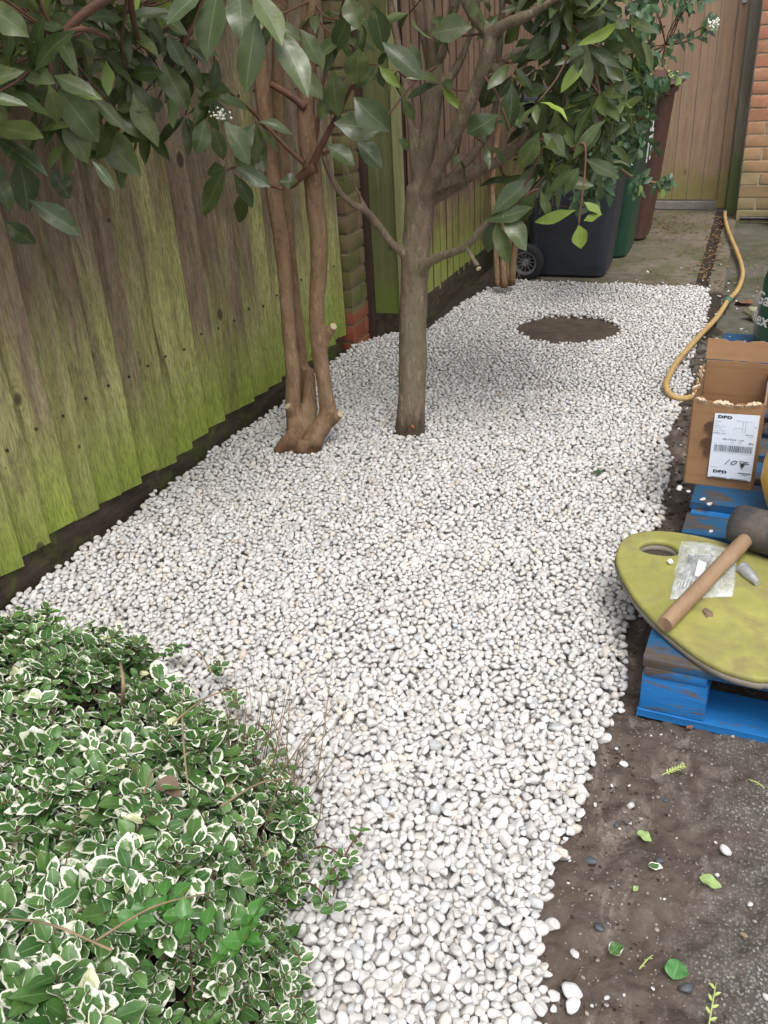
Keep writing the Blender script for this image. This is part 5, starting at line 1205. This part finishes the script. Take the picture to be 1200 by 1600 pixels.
# printed dark shapes beside the label
m = MB()
for cz, hw, hh in ((.160, .022, .012), (.140, .010, .0045), (.118, .026, .012), (.094, .016, .010)):
    x1 = LX - .001; pts = [(x1 - hw, cz), (x1 - hw * .55, cz + hh), (x1, cz + hh), (x1, cz - hh), (x1 - hw * .55, cz - hh)]
    m.add([(x, -.0103, z) for x, z in pts], [(0, 4, 3, 2, 1)])
m.build('printed_mark', MT['brown_ink'], cb)
for o_ in (cb,): pass

# ------------------------------------------------------------------ hose, tub, sack, pipe
hp = [(1133, 331, .0), (1133, 340, -.0), (1137, 358, -.0), (1150, 390, -.004), (1158, 412, -.004), (1160, 432, -.004), (1151, 455, -.004), (1137, 470, -.004), (1120, 496, -.002), (1090, 528, .010), (1060, 563, .018), (1045, 588, .020), (1041, 603, .018), (1048, 617, .006), (1065, 623, -.002), (1088, 621, -.005)]
hpts = [Vector(G(px, py, z + .012)) for px, py, z in hp] + [Vector((-.02, 3.02, -.002)), Vector((.12, 2.98, -.004)), Vector((.35, 2.95, -.004))]
ho = empty('garden_hose', hpts[8] * 1, label='kinked yellow garden hose snaking from the gate to the pallets', cat='hose'); HO = hpts[8]
m = MB(); m.tube([p - HO for p in hpts], .0108, 14, smooth_n=8); m.build('tube', MT['hose'], ho, smooth=True)
a, b = hpts[6], hpts[8]; c = hpts[7]; dd = (b - a).normalized(); m = MB(); m.tube([c - dd * .022 - HO, c - dd * .018 - HO, c - HO, c + dd * .018 - HO, c + dd * .022 - HO], [.014, .0185, .0165, .0185, .014], 16); m.build('hose_connector', MT['connector'], ho, auto=40)

tu = empty('tub', (.285, 2.02, PT), label='rounded yellow plastic tub at the right edge beside the cardboard box', cat='tub')
xr = AT(1190, 752, 1.95)[0]; rr_ = .285 - xr
m = MB(); m.lathe([(rr_ * .55, 0), (rr_ * .72, .006), (rr_ * .9, .035), (rr_, .09), (rr_ * .99, .13), (rr_ * .93, .17), (rr_ * .90, .19), (rr_ * .93, .195), (rr_ * .93, .20), (rr_ * .88, .20), (rr_ * .86, .17), (rr_ * .9, .09), (rr_ * .6, .012), (0, .01)], (0, 0, 0), 56); m.build('body', MT['yellow'], tu, auto=50)
for sy in (-1, 1): m = MB(); m.tube([(-.05, sy * rr_ * .9, .19), (-.04, sy * rr_ * .98, .225), (.04, sy * rr_ * .98, .225), (.05, sy * rr_ * .9, .19)], .007, 8, smooth_n=4); m.build('handle', MT['yellow'], tu, smooth=True)

sk = empty('sack', (.222, 3.34, PT - .012), label='dark green plastic sack with white lettering standing on the rear pallet', cat='sack'); V = []; Fc = []
prof = [(.128, 0), (.150, .01), (.158, .06), (.157, .12), (.150, .18), (.142, .24), (.128, .29), (.100, .325), (.05, .34), (.004, .345)]; sg = 64
for i, (r_, z) in enumerate(prof):
    for k in range(sg):
        a = 2 * math.pi * k / sg; f = 1 + .03 * float(fbm(np.array([[math.cos(a) * 2.2, math.sin(a) * 2.2, z * 16]]), 3)[0]); V.append((r_ * f * math.cos(a), r_ * f * math.sin(a), z))
for i in range(len(prof) - 1):
    for k in range(sg): a_ = i * sg + k; b_ = i * sg + (k + 1) % sg; Fc.append((a_, b_, b_ + sg, a_ + sg))
m = MB(); m.add(V, Fc); m.build('body', MT['greenbag'], sk, smooth=True)
m = MB()
for s_, z, a0_ in (('Gar', .175, 196), ('flex', .105, 192)):
    V, Fc = text_mesh(s_, .062, .0012); V[:, 0] += V[:, 1] * .25; a = R(a0_) + V[:, 0] / .155; rr2 = .166; m.add(np.stack([rr2 * np.cos(a), rr2 * np.sin(a), z + V[:, 1]], 1), Fc)
m.build('lettering', MT['white'], sk)
pi_ = empty('drain_pipe', (.05, 6.38, 0), label='black plastic drain pipe at the foot of the brick wall', cat='pipe')
m = MB(); m.tube([(-.10, 0, .005), (.12, 0, .005), (.5, 0, .005)], .012, 14); m.tube([(-.05, 0, .005), (-.03, 0, .005)], .016, 14); m.build('pipe', MT['blackpl'], pi_, auto=40)
m = MB(); m.tube([(.135, -.09, -.02), (.135, -.09, .02), (.14, -.09, .17), (.14, -.09, .19)], [.045, .05, .055, .05], 24); m.build('gully_pot', MT['blackpl'], pi_, auto=40)

# ------------------------------------------------------------------ small things lying about
def flat_leaf(px, py, Lp_, ang, mat, label, z=-.017, wd=.62, cat='leaf', name='fallen_leaf', curl=.1, tone=0., kind='oval'):
    p = Vector(G(px, py, z)); ls = Leaves(kind, nv=16, nu=9); L = Lp_ / F_PX * (p - CAMV).length; a = R(ang)
    d = Vector((math.cos(a), math.sin(a), .06)); ls.add(-d * L / 2, d, (.05, -.05, 1), L, L * wd, curl, .18, tone); o = ls.build(name, mat); o.location = p + Vector((0, 0, .006)); return tag(o, label, cat)
mg = m_leaf('fresh_pale_leaf', (.28, .42, .14), (.38, .52, .20), (.5, .6, .3), .45)
flat_leaf(1006, 1310, 24, -40, mg, 'pale green leaf lying on brown mud, farthest of the fallen ones')
flat_leaf(1110, 1381, 30, -10, mg, 'broad pale green leaf lying on the grey tarmac edge')
flat_leaf(1024, 1357, 20, 10, MT['euo'], 'small darker green variegated leaf on the mud between pale leaves')
flat_leaf(962, 1486, 24, 60, MT['euo'], 'white-edged leaf lying on pale smeared mud', wd=.8)
flat_leaf(1056, 1518, 32, 80, m_leaf('round_green_leaf', (.07, .22, .06), (.10, .28, .08), (.2, .4, .15), .45), 'round mid-green notched leaf on the mud', wd=.95)
flat_leaf(1137, 1134, 24, -20, MT['browndead'], 'reddish brown dead leaf in front of the blue pallet', wd=.7, curl=.3)
flat_leaf(1195, 1150, 36, 15, MT['browndead'], 'dark maroon dead leaf curled at the right edge', wd=.8, curl=.4)
flat_leaf(1078, 1140, 12, 30, MT['browndead'], 'tiny brown leaf scrap beside the blue pallet', wd=.6)
flat_leaf(1108, 962, 30, -60, MT['tan'], 'shrivelled brown leaf lying on the lime board', z=FT, wd=.4, curl=.4)
flat_leaf(935, 740, 16, 10, MT['leaf_s'], 'single dark green leaf lying on the white gravel', z=.012)
flat_leaf(993, 1392, 12, 70, mg, 'slim yellow green leaflet near the smeared mud')
flat_leaf(1158, 470, 40, 140, MT['browndead'], 'dark red curled leaf on the ground beside the green sack', z=-.01, curl=.5)
flat_leaf(1180, 1108 + 45, 10, 0, mg, 'pale green scrap by the maroon leaf')
def sprig(px, py, L, ang, n, mat, label, z=-.012):
    p = Vector(G(px, py, z)); a = R(ang); d = Vector((math.cos(a), math.sin(a), .02)); t = empty('sprig', p, label=label, cat='sprig'); m = MB(); m.tube([-d * L / 2, d * L * .1 + Vector((0, 0, .004)), d * L / 2], [.0012, .001, .0006], 6, smooth_n=3); m.build('stem', MT['greenfl'], t, smooth=True)
    ls = Leaves('oval', nv=5)
    for k in range(n):
        sd_ = 1 if k % 2 else -1; q = Vector((-d.y * sd_, d.x * sd_, .3)) + d * .9; ls.add(d * L * (-.35 + .8 * k / n) + Vector((0, 0, .002)), q, (0, 0, 1), L * .16, L * .06, .1, .2, 0)
    ls.build('leaflets', mat, t)
sprig(1053, 1204, .05, 42, 14, MT['greenfl'], 'conifer-like green sprig lying on the mud in front of the pallet')
sprig(1010, 1503, .032, 60, 3, MT['greenfl'], 'thin yellow green stalk lying above the round green leaf')
sprig(1113, 1570, .07, 85, 6, MT['greenfl'], 'branching green stalk at the bottom right on the tarmac')
sprig(1182, 1225, .03, -30, 4, MT['greenfl'], 'tiny green sprig on the grey tarmac right of the conifer-like one')
# flints in the mud
for i, (px, py, s_, l_) in enumerate([(923, 1347, .022, 'oval blue-grey flint beside the smeared mud'), (1030, 1347, .016, 'small blue-grey flint above the variegated leaf'), (890, 1418, .014, 'half-buried slate-blue flint near the gravel edge'), (935, 1450, .018, 'dark knobbly stone between smears of mud'), (1072, 1545, .024, 'long grey flint below the round green leaf'), (963, 1290, .010, 'small blue stone near the gravel'), (1162, 1463, .013, 'tan rounded stone on the tarmac'), (1041, 1252, .011, 'grey stone in the open mud')]):
    p = G(px, py, -.02); V = pebble_shape(2, 400 + i, (s_ * .55, s_ * .35, s_ * .22)) @ rotm(-.2 + i, 0, 0).T
    o = mesh_obj('stone', V, ICO[2][1], m_plain('flint', (.075, .085, .10) if i != 6 else (.25, .19, .12), .5, .4, 60), smooth=True, attrs={}); o.location = (p[0], p[1], -.017); tag(o, l_, 'stone')
p = G(1172, 492, .0); o = mesh_obj('rock', pebble_shape(3, 77, (.07, .05, .032)) * (1 + .12 * fbm(pebble_shape(3, 77, (1, 1, 1)) * 2.5, 3))[:, None], ICO[3][1], m_plain('pale_rock', (.34, .33, .22), .85, .5, 20, .2, .004), smooth=True); o.location = (p[0] + .03, p[1], .012); tag(o, 'pale lichen coloured stone beside the green sack', 'stone')
# pebbles that landed on the pallets and the board
PG = 'pebbles that landed on the pallet deck'
for i, (px, py, s_, z, l_) in enumerate([(1061, 766, .019, PT, 'white flat pebble on the deck in front of the cardboard box, leftmost'), (1075, 770, .013, PT, 'small white pebble second from the left on the deck'), (1098, 783, .016, PT, 'white pebble on the deck, upper of a close pair'), (1108, 791, .018, PT, 'white pebble on the deck, lower of a close pair'), (1047, 881, .017, FT, 'pinkish white pebble lying on the lime board'), (1111, 833, .014, FT, 'white chip of stone beside the mallet head'), (1172, 1063, .016, .045, 'pebble wedged under the lime board inside the pallet'), (1082, 747, .009, PT, 'tiny pebble against the cardboard box'), (1095, 745, .008, PT, 'tiny pebble at the foot of the cardboard box')]):
    p = G(px, py, z); stray(p[0], p[1], z + .001, s_, l_, PG, 300 + i)
for i, (px, py, s_) in enumerate([(1158, 517, .019), (1165, 520, .013), (1163, 536, .016), (1140, 527, .007)]):
    p = G(px, py, PT - .012); stray(p[0], p[1], PT - .011, s_, 'white pebble lying on the rear pallet by the green sack', 'pebbles on the rear pallet', 330 + i)
for i in range(16):
    y = 1.90 + random.gauss(0, .035); stray(-1.532 + .018 * random.random(), y, -.012 + .012 * (i % 3), .016, 'white pebble in a little heap at the foot of the green fence', 'little heap of pebbles against the fence', 350 + i)
